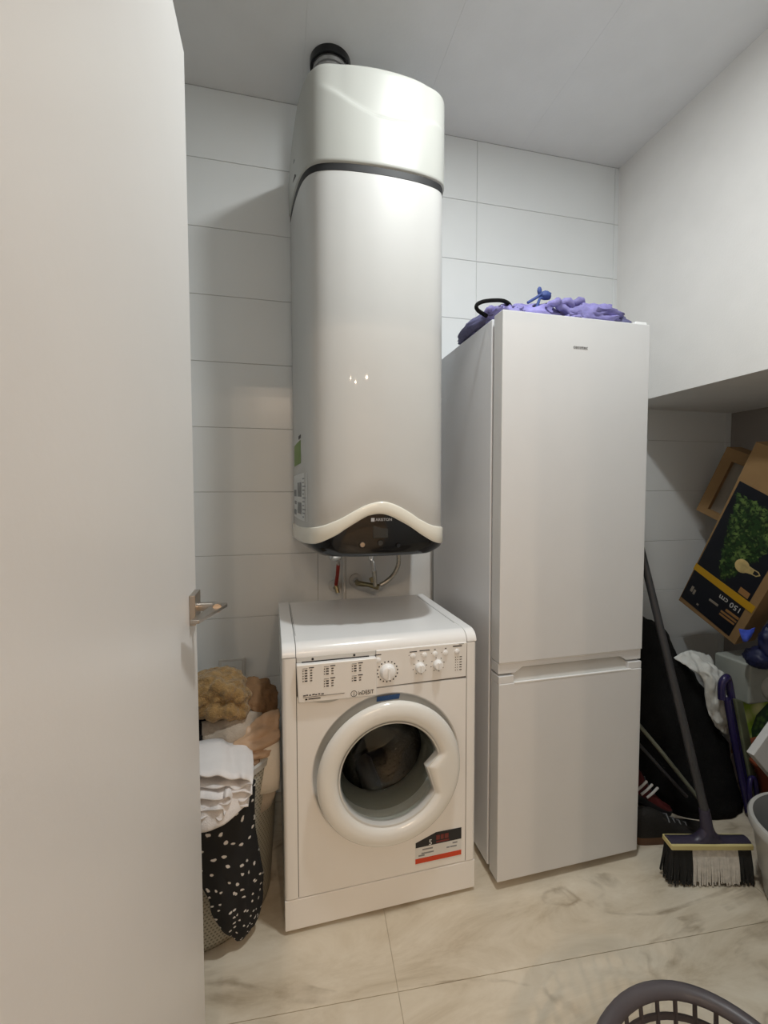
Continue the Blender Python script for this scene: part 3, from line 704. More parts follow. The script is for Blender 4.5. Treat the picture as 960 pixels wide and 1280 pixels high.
# knobs and buttons
def py(z): return -0.004 + 0.005 * (0.815 - z) / 0.112
def knob(x, z, r, h):
    k = MB().lathe([(r * 1.05, 0), (r, -h * 0.4), (r * 0.86, -h * 0.9), (r * 0.75, -h), (0, -h)], (x, py(z), z), 'y', 32).build('knob', M['washer_top'], pn, smooth=40)
    MB().box(x - r * 0.16, x + r * 0.16, py(z) - h - 0.004, py(z) - h + 0.002, z - r * 0.72, z + r * 0.72).build('knob_ridge', M['washer_top'], k, bevel=0.001)
knob(0.306, 0.748, 0.0235, 0.018); knob(0.407, 0.751, 0.0150, 0.016); knob(0.464, 0.754, 0.0150, 0.016)
for x, z in ((0.277, 0.786), (0.385, 0.788), (0.421, 0.788), (0.455, 0.788), (0.489, 0.788), (0.527, 0.789)):
    MB().lathe([(0.0082, 0), (0.0080, -0.003), (0.006, -0.0045), (0, -0.005)], (x, py(z), z), 'y', 20).build('button', M['washer_top'], pn)
pk = MB()
for (kx, kz, rr, n) in ((0.306, 0.748, 0.031, 18), (0.407, 0.751, 0.0215, 8), (0.464, 0.754, 0.0215, 8)):
    for k in range(n):
        a = 2 * pi * (k + 0.3) / n; s_ = 0.0019 if n > 10 else 0.0013
        x, z = kx + rr * cos(a), kz + rr * sin(a); pk.box(x - s_, x + s_, py(z) - 0.0006, py(z) + 0.001, z - s_, z + s_)
def pd(x, z, w_, h=0.0022): pk.box(x, x + w_, py(z) - 0.0006, py(z) + 0.001, z, z + h)
for x, z, w_ in ((0.268, 0.801, 0.018), (0.374, 0.800, 0.023), (0.405, 0.801, 0.033), (0.452, 0.801, 0.005), (0.487, 0.801, 0.005)): pd(x, z, w_, 0.0026)
pd(0.513, 0.8045, 0.030, 0.0034); pd(0.533, 0.811, 0.016, 0.0012)
for k in range(6):
    pd(0.522, 0.770 - 0.0082 * k, 0.0024); pd(0.529, 0.770 - 0.0082 * k, 0.0024); pd(0.5365, 0.770 - 0.0082 * k, 0.0075)
for x in (0.371, 0.409, 0.443, 0.476): pd(x, 0.790, 0.002, 0.002)
pk.build('panel_print', M['ink'], pn, smooth=0)['kind'] = 'stuff'
# the porthole door: ring with a notched handle, glass bowl
def rin(a):
    """inner radius; the handle juts into the glass on the right"""
    r = 0.156
    dx_, dz_ = cos(a), sin(a)
    def seg(p, q):
        ex, ez = q[0] - p[0], q[1] - p[1]; den = dx_ * ez - dz_ * ex
        if abs(den) < 1e-9: return None
        t = (p[0] * ez - p[1] * ex) / den; u = (p[0] * dz_ - p[1] * dx_) / den
        return t if t > 0 and -0.02 <= u <= 1.02 else None
    for p, q in (((0.152, 0.042), (0.114, 0.004)), ((0.114, 0.004), (0.140, -0.082))):
        t = seg(p, q)
        if t: r = min(r, t)
    return r
nr = 160; prof_n = []
def dring(fr):
    return [(PC[0] + fr(2 * pi * k / nr)[0] * cos(2 * pi * k / nr), fr(2 * pi * k / nr)[1], PC[1] + fr(2 * pi * k / nr)[0] * sin(2 * pi * k / nr)) for k in range(nr)]
RO = 0.218
def lerp_r(t, y): return dring(lambda a: (RO - 0.006 + (rin(a) + 0.004 - RO + 0.006) * t, y))
rows = [dring(lambda a: (RO - 0.055, 0.012)), dring(lambda a: (RO - 0.050, -0.004)), dring(lambda a: (RO - 0.016, -0.016)), dring(lambda a: (RO - 0.003, -0.022)), dring(lambda a: (RO, -0.027)), dring(lambda a: (RO - 0.001, -0.033)), dring(lambda a: (RO - 0.006, -0.039)),
        lerp_r(0.10, -0.0425), lerp_r(0.30, -0.0455), lerp_r(0.50, -0.0465), lerp_r(0.70, -0.0455), lerp_r(0.84, -0.043), lerp_r(0.93, -0.039), dring(lambda a: (rin(a) + 0.002, -0.034)), dring(lambda a: (rin(a) - 0.001, -0.026)), dring(lambda a: (rin(a) - 0.003, -0.010))]
dm = MB(); dm.grid(rows, close_u=True); do = dm.build('porthole_door', M['door_ring'], wm, smooth=50)
m_ = MB(); m_.grid([dring(lambda a: (rin(a) + 0.001, -0.0345)), dring(lambda a: (rin(a) - 0.0035, -0.0335)), dring(lambda a: (rin(a) - 0.006, -0.028)), dring(lambda a: (rin(a) - 0.0065, -0.012)), dring(lambda a: (rin(a) - 0.002, -0.012))], close_u=True); m_.build('glass_bezel', M['recess'], do, smooth=50)
gb = MB().lathe([(0.158, -0.020), (0.156, -0.016), (0.150, 0.0), (0.138, 0.045), (0.122, 0.085), (0.095, 0.108), (0.05, 0.118), (0.001, 0.120),
                 (0.001, 0.115), (0.05, 0.113), (0.092, 0.103), (0.117, 0.082), (0.133, 0.044), (0.145, 0.0), (0.150, -0.020)], (PC[0], 0, PC[1]), 'y', 72)
gb.build('porthole_glass', M['glass'], do, smooth=60)
# rubber gasket and drum
m_ = MB().lathe([(0.168, 0.050), (0.160, 0.055), (0.150, 0.072), (0.142, 0.10), (0.146, 0.115), (0.150, 0.118), (0.165, 0.118)], (PC[0], 0, PC[1]), 'y', 64); m_.build('rubber_gasket', M['rubber_grey'], wm, smooth=60)
m_ = MB().lathe([(0.150, 0.122), (0.215, 0.128), (0.220, 0.14), (0.220, 0.40), (0.205, 0.42), (0.06, 0.425), (0.05, 0.41), (0.0005, 0.408)], (PC[0], 0, PC[1]), 'y', 72); dru = m_.build('drum', M['steel'], wm, smooth=30)
hl = MB()
for ry in range(9):
    for k in range(60):
        a = 2 * pi * (k + 0.5 * (ry % 2)) / 60; y = 0.16 + ry * 0.027
        c_ = Vector((PC[0] + 0.2195 * cos(a), y, PC[1] + 0.2195 * sin(a))); t_ = Vector((-sin(a), 0, cos(a))) * 0.0032; s_ = Vector((0, 0.0032, 0)); nn = Vector((-cos(a), 0, -sin(a))) * 0.0006
        hl.add([c_ + t_ + nn, c_ + s_ + nn, c_ - t_ + nn, c_ - s_ + nn], [(0, 1, 2, 3)])
h_ = hl.build('drum_hole', M['black_matte'], dru, smooth=0); h_['kind'] = 'stuff'
for k in range(3):
    a = radians(150 + 120 * k); c0 = Vector((PC[0], 0, PC[1])); e = Vector((cos(a), 0, sin(a))); t_ = Vector((-sin(a), 0, cos(a)))
    rows = []
    for yy in (0.145, 0.17, 0.36, 0.40):
        hgt = 0.05 if 0.15 < yy < 0.39 else 0.012
        rows.append([c0 + e * 0.219 + t_ * 0.035 + Vector((0, yy, 0)), c0 + e * (0.219 - hgt * 0.7) + t_ * 0.022 + Vector((0, yy, 0)), c0 + e * (0.219 - hgt) + Vector((0, yy, 0)), c0 + e * (0.219 - hgt * 0.7) - t_ * 0.022 + Vector((0, yy, 0)), c0 + e * 0.219 - t_ * 0.035 + Vector((0, yy, 0))])
    pm = MB(); pm.grid(rows); pm.build('drum_paddle', M['paddle'], dru, smooth=50, solid=0.003)
for k in range(6):
    a = radians(60 * k + 15); e = Vector((cos(a), 0, sin(a))); c0 = Vector((PC[0], 0.418, PC[1]))
    MB().tube([c0 + e * 0.05, c0 + e * 0.2], [0.018, 0.008], 10).build('drum_rib', M['steel'], dru, smooth=50)
# stickers
m_ = MB().hexa([(0.276, 0.0155, 0.652), (0.346, 0.0150, 0.654), (0.346, 0.0170, 0.654), (0.276, 0.0175, 0.652), (0.275, 0.0030, 0.672), (0.346, 0.0030, 0.674), (0.346, 0.0050, 0.674), (0.275, 0.0050, 0.672)])
m_.build('blue_label', M['blue_label'], wm, smooth=0)
stk = MB().prism([(0.394, 0.0002, 0.127), (0.547, 0.0002, 0.127), (0.547, 0.0002, 0.221), (0.462, 0.0002, 0.2215), (0.394, 0.0002, 0.199)], (0, 0.0006, 0)); stk = stk.build('energy_sticker', M['white_label'], wm, smooth=0)
MB().prism([(0.395, -0.0004, 0.183), (0.547, -0.0004, 0.1845), (0.547, -0.0004, 0.221), (0.462, -0.0004, 0.2215), (0.395, -0.0004, 0.199)], (0, 0.0006, 0)).build('black_print', M['ink'], stk, smooth=0)
MB().prism([(0.394, -0.0004, 0.132), (0.547, -0.0004, 0.132), (0.547, -0.0004, 0.1475), (0.394, -0.0004, 0.1475)], (0, 0.0006, 0)).build('red_print', M['red_label'], stk, smooth=0)
text('number', '5', 0.024, M['white_label'], stk, (0.437, -0.0012, 0.186), (1, 0, 0), (0, 0, 1))
sp = MB()
for k, (x, w_) in enumerate(((0.462, 0.012), (0.477, 0.010), (0.490, 0.013))): sp.box(x, x + w_, -0.0012, -0.0004, 0.197, 0.212)
sp.box(0.462, 0.505, -0.0012, -0.0004, 0.188, 0.193); sp.build('dark_red_print', M['dark_red'], stk, smooth=0)['kind'] = 'stuff'
sp = MB()
for x, z, w_ in ((0.417, 0.172, 0.034), (0.414, 0.160, 0.040), (0.404, 0.154, 0.02), (0.497, 0.163, 0.010), (0.509, 0.163, 0.022), (0.517, 0.174, 0.016)): sp.box(x, x + w_, -0.0006, 0.0004, z, z + 0.004)
sp.build('small_print', M['grey_print'], stk, smooth=0)['kind'] = 'stuff'
for x in (0.05, WW - 0.05):
    for y in (0.06, WD - 0.05): MB().lathe([(0.02, 0), (0.02, 0.010), (0.012, 0.014)], (x, y, 0.0), n=16, capends=True).build('foot', M['black_matte'], wm)

# ------------------------------------------------------------------ fridge freezer (local: x right, y back, z up)
fr = thing('fridge_freezer', 'tall white two-door fridge freezer standing right of the washing machine', 'fridge', (0.7692, -0.6442, 0), 0.55)
FW, FD, FH = 0.539, 0.605, 1.832
MB().box(0.0, FW, 0.068, FD - 0.012, 0.03, FH - 0.004).build('cabinet', M['fridge_side'], fr, bevel=0.004, seg=2)
MB().box(0.012, FW - 0.012, 0.056, 0.068, 0.04, FH - 0.012).build('gasket', M['gasket'], fr, smooth=0)
ud = MB().box(0.0, FW, 0.0, 0.056, 0.742, FH).build('upper_door', M['fridge'], fr, bevel=0.003, seg=2)
# bevelled rim below the upper door, its middle arched over the grip
rim = MB(); pr = [(0.0, 0.7395), (0.0, 0.7065), (0.058, 0.7065), (0.085, 0.7225), (0.455, 0.7225), (0.482, 0.7065), (FW, 0.7065), (FW, 0.7395)]
rim.prism([(x, 0.006, z) for x, z in pr], (0, 0.048, 0)); rim.build('door_rim', M['fridge'], ud, bevel=0.0015)
MB().box(0.004, FW - 0.004, 0.004, 0.05, 0.739, 0.7425).build('door_joint', M['washer_top'], ud, smooth=0)
ld = MB().box(0.0, FW, 0.0, 0.056, 0.028, 0.676).build('lower_door', M['fridge'], fr, bevel=0.003, seg=2)
cap = MB(); pr = [(0.0, 0.676), (0.053, 0.676), (0.053, 0.6985), (0.050, 0.7000), (0.0, 0.7000)]
cap.prism([(x, 0.002, z) for x, z in pr], (0, 0.052, 0)); cap.build('door_cap', M['fridge'], ld, bevel=0.0015)
MB().prism([(FW - x, 0.002, z) for x, z in pr][::-1], (0, 0.052, 0)).build('door_cap', M['fridge'], ld, bevel=0.0015)
MB().hexa([(0.053, 0.010, 0.676), (FW - 0.043, 0.010, 0.676), (FW - 0.043, 0.054, 0.676), (0.053, 0.054, 0.676), (0.053, 0.030, 0.7155), (FW - 0.043, 0.030, 0.7155), (FW - 0.043, 0.054, 0.7155), (0.053, 0.054, 0.7155)]).build('handle_recess', M['recess'], ld, smooth=0)
MB().box(0.053, FW - 0.043, -0.0012, 0.006, 0.6745, 0.6785).build('handle_lip', M['washer_top'], ld, bevel=0.001)
text('lettering', 'cecotec', 0.0165, M['gasket'], ud, (0.246, -0.0006, 1.7335), (1, 0, 0), (0, 0, 1), sx=1.02)
MB().box(0.492, 0.538, 0.012, 0.075, FH - 0.001, FH + 0.012).build('hinge_cover', M['washer_top'], fr, bevel=0.003)
for x in (0.05, FW - 0.03):
    for y in (0.055, FD - 0.08): MB().lathe([(0.018, 0), (0.018, 0.012), (0.010, 0.014), (0.010, 0.035)], (x, y, 0.0), n=14, capends=True).build('foot', M['gasket'], fr)
MB().box(0.01, FW - 0.01, 0.12, 0.15, 0.012, 0.034).build('base_rail', M['gasket'], fr, smooth=0)

# ------------------------------------------------------------------ purple bag on top of the fridge
pb = thing('fabric_bag', 'crumpled lilac purple drawstring bag lying on top of the fridge', 'bag', (1.0, -0.45, 1.836))
b_ = MB()
b_.blob((1.17, -0.44, 1.872), (0.155, 0.135, 0.062), 0.35, 5, 1, 56, 34, 0.6, flat=1.8355)
b_.blob((0.840, -0.42, 1.856), (0.072, 0.165, 0.044), 0.35, 5, 2, 48, 30, 0.6, flat=1.8355)
b_.blob((0.965, -0.46, 1.868), (0.13, 0.075, 0.056), 0.35, 5, 3, 48, 30, 0.6, flat=1.8355)
b_ = b_.build('bag_body', M['purple_cloth'], None, smooth=80); b_.parent = pb; b_.matrix_parent_inverse = Matrix.Translation((-1.0, 0.45, -1.836))
def pbp(o): o.parent = pb; o.matrix_parent_inverse = Matrix.Translation((-1.0, 0.45, -1.836)); return o
for c_, r_, sd in (((1.275, -0.47, 1.862), (0.065, 0.09, 0.045), 7), ((0.80, -0.40, 1.856), (0.042, 0.13, 0.034), 9)):
    m_ = MB(); m_.blob(c_, r_, 0.3, 5, sd, 36, 24, 0.6, flat=1.8355); pbp(m_.build('bag_end', M['dark_purple'], None, smooth=80))
for k, (c_, w_) in enumerate((((1.07, -0.53, 1.905), 0.05), ((1.12, -0.53, 1.912), 0.045), ((1.03, -0.54, 1.898), 0.04), ((0.795, -0.53, 1.858), 0.028), ((0.835, -0.55, 1.862), 0.03))):
    pth = [(c_[0] + w_ * (t - 0.5) * 2, c_[1] + 0.01 * sin(9 * t + k), c_[2] + 0.022 * sin(pi * t) - 0.02 * (t - .3) + 0.004 * sin(17 * t)) for t in [q / 10 for q in range(11)]]
    pbp(MB().tube(pth, [0.006 + 0.007 * sin(pi * q / 10) for q in range(11)], 10).build('ruffle', M['purple_cloth'], None, smooth=80))
pbp(MB().tube(crs([(0.762, -0.55, 1.846), (0.722, -0.57, 1.853), (0.716, -0.575, 1.866), (0.738, -0.575, 1.879), (0.780, -0.575, 1.887), (0.815, -0.57, 1.889), (0.838, -0.565, 1.877), (0.850, -0.55, 1.846)], 6), 0.0062, 10).build('loop_handle', M['black_cloth'], None))
pbp(MB().tube(crs([(0.855, -0.51, 1.885), (0.92, -0.50, 1.896), (0.98, -0.50, 1.915), (1.04, -0.51, 1.928)], 6), 0.0075, 8).build('black_strap', M['black_cloth'], None))
pbp(MB().tube(crs([(0.93, -0.515, 1.918), (0.965, -0.515, 1.940), (0.99, -0.515, 1.958), (1.012, -0.51, 1.952), (1.00, -0.51, 1.940), (0.978, -0.515, 1.938), (0.965, -0.52, 1.915), (0.955, -0.52, 1.885)], 6), 0.0048, 8).build('drawstring', M['blue_cord'], None))
m_ = MB(); m_.blob((1.0, -0.512, 1.950), (0.020, 0.012, 0.014), 0.3, 4, 11, 20, 14); m_.blob((0.974, -0.515, 1.962), (0.008, 0.006, 0.013), 0.2, 4, 12, 14, 10); pbp(m_.build('drawstring_knot', M['blue_cord'], None, smooth=80))

# ------------------------------------------------------------------ laundry basket behind the door and its clothes
BC = (-0.152, -0.418)
lb = thing('laundry_basket', 'tall grey perforated laundry basket between the door and the washing machine', 'laundry basket', (BC[0], BC[1], 0))
def brad(z): return 0.212 + 0.036 * (z / 0.5)
n = 72; rows = []
for z in (0.004, 0.02, 0.06, 0.12, 0.18, 0.24, 0.30, 0.36, 0.42, 0.47): rows.append([(brad(z) * cos(2 * pi * k / n), brad(z) * sin(2 * pi * k / n), z) for k in range(n + 1)])
m_ = MB(); m_.grid(rows); bo = m_.build('wall', M['basket'], lb, smooth=60, solid=0.003, normals=False)
uvl = bo.data.uv_layers.new(name='UVMap')
for poly in bo.data.polygons:
    for li in poly.loop_indices:
        vi = bo.data.loops[li].vertex_index; uvl.data[li].uv = ((vi % (n + 1)) / n * 1.45, rows[vi // (n + 1)][0][2])
MB().lathe([(0.0, 0.006), (0.21, 0.006)], (0, 0, 0), n=48).build('base', M['bucket'], lb)
MB().lathe([(0.2445, 0.465), (0.2515, 0.468), (0.2525, 0.486), (0.246, 0.490), (0.241, 0.482)], (0, 0, 0), n=64, close=True).build('rim', M['bucket'], lb)

f_ = MB(); f_.blob((-0.175, -0.40, 0.515), (0.160, 0.105, 0.062), 0.25, 4, 21, 48, 30, 0.6)
tag(f_.build('dark_garment', M['black_cloth'], smooth=80), 'black garment in the middle of the laundry pile under the mustard fleece', 'clothes')
# mustard fleece: two thick rolls and a hanging fold
f_ = MB()
f_.blob((-0.100, -0.40, 0.655), (0.080, 0.085, 0.052), 0.3, 4, 31, 56, 36, 0.6)
f_.blob((-0.145, -0.42, 0.645), (0.055, 0.07, 0.050), 0.3, 4, 32, 48, 30, 0.6)
f_.tube(crs([(-0.155, -0.46, 0.622), (-0.10, -0.48, 0.612), (-0.05, -0.48, 0.612), (-0.022, -0.46, 0.628), (-0.020, -0.45, 0.650), (-0.055, -0.44, 0.675)], 8), [0.027 + 0.005 * sin(k * 0.9) for k in range(41)], 16)
f_.tube(crs([(-0.10, -0.46, 0.690), (-0.06, -0.475, 0.672), (-0.028, -0.475, 0.655), (-0.015, -0.46, 0.63)], 8), [0.022 + 0.004 * sin(k * 0.8) for k in range(25)], 14)
f_.tube(crs([(-0.062, -0.48, 0.625), (-0.035, -0.49, 0.606), (-0.012, -0.48, 0.600), (-0.008, -0.46, 0.615)], 8), [0.018 + 0.003 * sin(k) for k in range(25)], 14)
fo_ = f_.build('fleece_blanket', M['mustard'], smooth=80)
md = fo_.modifiers.new('remesh', 'REMESH'); md.mode = 'VOXEL'; md.voxel_size = 0.0045; md.use_smooth_shade = True
tx = bpy.data.textures.new('fleece', 'CLOUDS'); tx.noise_scale = 0.02
md = fo_.modifiers.new('disp', 'DISPLACE'); md.texture = tx; md.strength = 0.010; md.mid_level = 0.5
tag(fo_, 'fluffy mustard fleece blanket heaped on top of the laundry pile', 'blanket')
tag(sheet('brown_garment', [[(-0.05, -0.31, 0.635), (0.00, -0.30, 0.640), (0.05, -0.30, 0.628), (0.092, -0.31, 0.600)], [(-0.045, -0.37, 0.650), (0.00, -0.37, 0.635), (0.05, -0.37, 0.622), (0.094, -0.37, 0.585)], [(-0.03, -0.42, 0.635), (0.01, -0.43, 0.612), (0.055, -0.43, 0.590), (0.096, -0.42, 0.545)], [(-0.01, -0.44, 0.605), (0.03, -0.45, 0.575), (0.07, -0.45, 0.545), (0.097, -0.44, 0.505)]], M['brown_cloth'], amp=0.016, freq=17, seed=3, stretch=(1.6, 1, 2.2)), 'dark tan brown garment in folds at the back right of the laundry pile', 'clothes')
tag(sheet('greige_garment', [[(-0.135, -0.46, 0.575), (-0.08, -0.47, 0.585), (-0.02, -0.47, 0.600), (0.045, -0.45, 0.580)], [(-0.130, -0.50, 0.545), (-0.08, -0.51, 0.552), (-0.02, -0.51, 0.565), (0.050, -0.49, 0.545)], [(-0.125, -0.52, 0.505), (-0.08, -0.53, 0.512), (-0.03, -0.53, 0.520), (0.03, -0.51, 0.510)], [(-0.120, -0.53, 0.475), (-0.08, -0.54, 0.480), (-0.03, -0.54, 0.480), (0.02, -0.52, 0.480)]], M['greige_cloth'], amp=0.012, freq=17, seed=4), 'pale greige knit garment under the mustard fleece', 'clothes')
tag(sheet('satin_garment', [[(-0.020, -0.500, 0.555), (0.02, -0.495, 0.578), (0.06, -0.485, 0.595), (0.096, -0.46, 0.590)], [(-0.045, -0.540, 0.530), (0.01, -0.535, 0.545), (0.055, -0.525, 0.560), (0.098, -0.50, 0.560)], [(-0.055, -0.555, 0.515), (0.005, -0.555, 0.515), (0.05, -0.545, 0.525), (0.099, -0.52, 0.535)], [(-0.035, -0.560, 0.492), (0.00, -0.565, 0.488), (0.045, -0.555, 0.495), (0.092, -0.53, 0.515)], [(-0.020, -0.562, 0.476), (0.00, -0.567, 0.472), (0.03, -0.558, 0.475), (0.07, -0.535, 0.500)]], M['satin'], amp=0.016, freq=17, seed=5, stretch=(0.8, 1, 2.6)), 'beige satin garment with gathers draped over the right side of the laundry pile', 'clothes')
# white folded garment: stacked rolled edges seen from the front
wf = thing('white_garment', 'white folded garment with rolled edges hanging at the front of the laundry pile', 'clothes', (0, 0, 0))
def ribbon(name, path, y0, y1, mm, thick=0.004, seed=0):
    p = crs([(x, 0, z) for x, z in path], 8); rows = []
    for k in range(7):
        t = k / 6
        rows.append([(q.x + 0.004 * sin(5 * t + i * 0.3 + seed), y0 + (y1 - y0) * t + 0.004 * sin(i * 0.5 + seed), q.z + 0.003 * sin(4 * t + i * 0.4)) for i, q in enumerate(p)])
    m2 = MB(); m2.grid(rows); return m2.build(name, mm, wf, smooth=80, solid=thick, normals=False)
ribbon('fold', [(-0.16, 0.545), (-0.10, 0.548), (-0.06, 0.540), (-0.03, 0.528), (0.00, 0.525), (0.018, 0.515), (0.020, 0.505), (0.00, 0.500), (-0.03, 0.503), (-0.06, 0.512), (-0.10, 0.515), (-0.125, 0.522)], -0.690, -0.52, M['white_cloth'], seed=0)
ribbon('fold', [(-0.16, 0.505), (-0.118, 0.512), (-0.085, 0.498), (-0.055, 0.492), (-0.035, 0.497), (-0.028, 0.488), (-0.05, 0.478), (-0.09, 0.478), (-0.13, 0.484)], -0.715, -0.53, M['white_cloth'], seed=1)
ribbon('fold', [(-0.16, 0.476), (-0.11, 0.478), (-0.07, 0.475), (-0.045, 0.468), (-0.038, 0.458), (-0.052, 0.448), (-0.066, 0.455), (-0.10, 0.458), (-0.15, 0.455)], -0.725, -0.54, M['white_cloth'], seed=2)
ribbon('fold', [(-0.03, 0.492), (0.005, 0.490), (0.020, 0.482), (0.016, 0.470), (-0.01, 0.468), (-0.035, 0.462), (-0.02, 0.452), (0.012, 0.452)], -0.695, -0.53, M['white_cloth'], seed=3)
sheet('hanging_panel', [[(-0.19, -0.640, 0.500), (-0.11, -0.655, 0.500), (-0.05, -0.655, 0.500), (0.024, -0.625, 0.505)], [(-0.19, -0.690, 0.490), (-0.11, -0.702, 0.488), (-0.05, -0.700, 0.488), (0.022, -0.662, 0.488)], [(-0.19, -0.715, 0.460), (-0.11, -0.726, 0.456), (-0.05, -0.720, 0.458), (0.016, -0.682, 0.464)], [(-0.19, -0.722, 0.432), (-0.11, -0.732, 0.426), (-0.05, -0.726, 0.430), (0.008, -0.690, 0.448)]], M['white_cloth'], wf, amp=0.006, freq=18, seed=8)
# white sleeve hanging on the right
sv = thing('white_sleeve_shirt', 'cream white shirt whose wide sleeve hangs over the right edge of the laundry basket', 'clothes', (0, 0, 0.016))
def flat_tube(secs, n=24):
    rows = []
    for (cx_, cy_, cz_, a, b, tilt) in secs: rows.append([(cx_ + a * cos(2 * pi * k / n), cy_ + b * sin(2 * pi * k / n) , cz_ + tilt * a * cos(2 * pi * k / n)) for k in range(n)])
    return rows
rws = flat_tube([(0.055, -0.48, 0.520, 0.036, 0.03, 0.1), (0.054, -0.515, 0.490, 0.042, 0.028, 0.1), (0.056, -0.530, 0.450, 0.041, 0.024, 0.05), (0.056, -0.538, 0.410, 0.040, 0.022, 0.0), (0.053, -0.545, 0.372, 0.041, 0.020, 0.0)])
m_ = MB(); m_.grid(rws, close_u=True); m_.build('sleeve', M['cream_cloth'], sv, smooth=80, solid=0.003, normals=False)
rws = flat_tube([(0.050, -0.536, 0.385, 0.036, 0.015, 0.0), (0.048, -0.540, 0.345, 0.034, 0.014, 0.15), (0.044, -0.545, 0.312, 0.026, 0.012, 0.4)])
m_ = MB(); m_.grid(rws, close_u=True); m_.build('cuff_lining', M['greige_cloth'], sv, smooth=80, solid=0.003, normals=False)
# polka dot trousers
def wrap(ang, z, off): a = radians(ang); r = brad(max(z, 0.01)) + off; return (BC[0] + r * cos(a), BC[1] + r * sin(a), z)
pt = []
for z, a0, a1, off in ((0.470, 262, 312, 0.024), (0.42, 262, 311, 0.030), (0.34, 262, 312, 0.030), (0.27, 276, 314, 0.034), (0.20, 283, 316, 0.038), (0.15, 285, 318, 0.040), (0.10, 290, 318, 0.042), (0.060, 296, 316, 0.042), (0.035, 300, 312, 0.040)):
    pt.append([wrap(a0 + (a1 - a0) * t, z + 0.012 * (t - 0.5) * (1 if z < 0.1 else 0), off + 0.008 * sin(pi * t)) for t in (0, 0.25, 0.5, 0.75, 1)])
tr_ = thing('polka_dot_trousers', 'black trousers with white polka dots hanging down the front of the laundry basket', 'trousers', (0, 0, 0))
sheet('right_leg', pt, M['polka'], tr_, n=6, amp=0.010, freq=11, seed=12, uv=True, thick=0.012, stretch=(1.6, 1.6, 0.5))
pt = []
for z, a0, a1, off in ((0.470, 225, 266, 0.022), (0.42, 225, 266, 0.026), (0.34, 225, 268, 0.026), (0.26, 226, 277, 0.028), (0.19, 228, 279, 0.030), (0.13, 230, 278, 0.030), (0.085, 235, 272, 0.030), (0.06, 240, 264, 0.028)):
    pt.append([wrap(a0 + (a1 - a0) * t, z, off + 0.008 * sin(pi * t)) for t in (0, 0.25, 0.5, 0.75, 1)])
sheet('left_leg', pt, M['polka'], tr_, n=6, amp=0.009, freq=11, seed=15, uv=True, thick=0.012, stretch=(1.6, 1.6, 0.5))

# ------------------------------------------------------------------ alcove clutter, right
# tree carton, leaning askew: axes in its face
bo_ = Vector((2.029, -0.109, 0.741)); ax_r = Vector((0.053, -0.893, -0.447)).normalized(); ax_u = Vector((-0.052, -0.450, 0.892))
ax_u = (ax_u - ax_r * ax_u.dot(ax_r)).normalized(); ax_n = ax_r.cross(ax_u)   # face looks left, into the room
wbx, HB = 0.302, 0.83
def fp(a, b, d=0.0): return bo_ + ax_r * a + ax_u * b + ax_n * d
tb = thing('tree_carton', 'black printed cardboard carton with green tree picture leaning upside down in the alcove', 'box', bo_[:])
tbi = Matrix.Translation(-bo_)
def tp(o): o.parent = tb; o.matrix_parent_inverse = tbi; return o
def face_poly(name, pts, d, mm): 
    return tp(MB().prism([fp(a, b, d) for a, b in pts], -ax_n * 0.0008).build(name, mm, None, smooth=0))
m_ = MB().hexa([fp(0, 0, 0), fp(wbx, 0, 0), fp(wbx, 0, -0.12), fp(0, 0, -0.12), fp(0, HB, 0), fp(wbx, HB, 0), fp(wbx, HB, -0.12), fp(0, HB, -0.12)])
tp(m_.build('carton', M['cardboard'], None, bevel=0.002))
face_poly('print_field', [(0.004, 0.026), (wbx - 0.034, 0.018), (wbx - 0.034, 0.645), (0.012, 0.660)], 0.0012, M['print_black'])
face_poly('yellow_band', [(-0.0005, 0.193), (wbx - 0.005, 0.178), (wbx - 0.005, 0.214), (-0.0005, 0.226)], 0.0022, M['yellow'])
random.seed(11)
TX0, TZ0 = 0.128, 0.226
edge = [(TX0, TZ0)]
for k in range(1, 15):
    t = k / 14; edge.append((TX0 - 0.010 - 0.090 * t ** 0.7 + 0.009 * (k % 2), TZ0 + 0.375 * t))
for k in range(14, 0, -1):
    t = k / 14; edge.append((min(wbx - 0.038, TX0 + 0.012 + 0.150 * t ** 0.8 - 0.009 * (k % 2)), TZ0 + 0.375 * t))
face_poly('tree_picture', edge, 0.0022, M['tree_print'])
# twigs of the printed tree: small print patches
tw = MB()
for k in range(420):
    t = random.random() ** 0.6; b = TZ0 + 0.01 + 0.375 * t; a = TX0 - 0.008 - 0.095 * t ** 0.7 + random.random() * (0.02 + 0.095 * t ** 0.7 + 0.15 * t ** 0.8); an = random.random() * 2 * pi; l = 0.007 + 0.009 * random.random()
    if a > wbx - 0.045: continue
    tw.add([fp(a + l * cos(an), b + l * sin(an), 0.0028), fp(a + l * .4 * cos(an + 1.6), b + l * .4 * sin(an + 1.6), 0.0026), fp(a - l * cos(an), b - l * sin(an), 0.0028), fp(a - l * .4 * cos(an + 1.6), b - l * .4 * sin(an + 1.6), 0.0026)], [(0, 1, 2, 3)])
o = tp(tw.build('tree_picture_twigs', foliage_material('light_twig_print', (0.015, 0.045, 0.01), (0.15, 0.24, 0.06), 30), None, smooth=0)); o['kind'] = 'stuff'
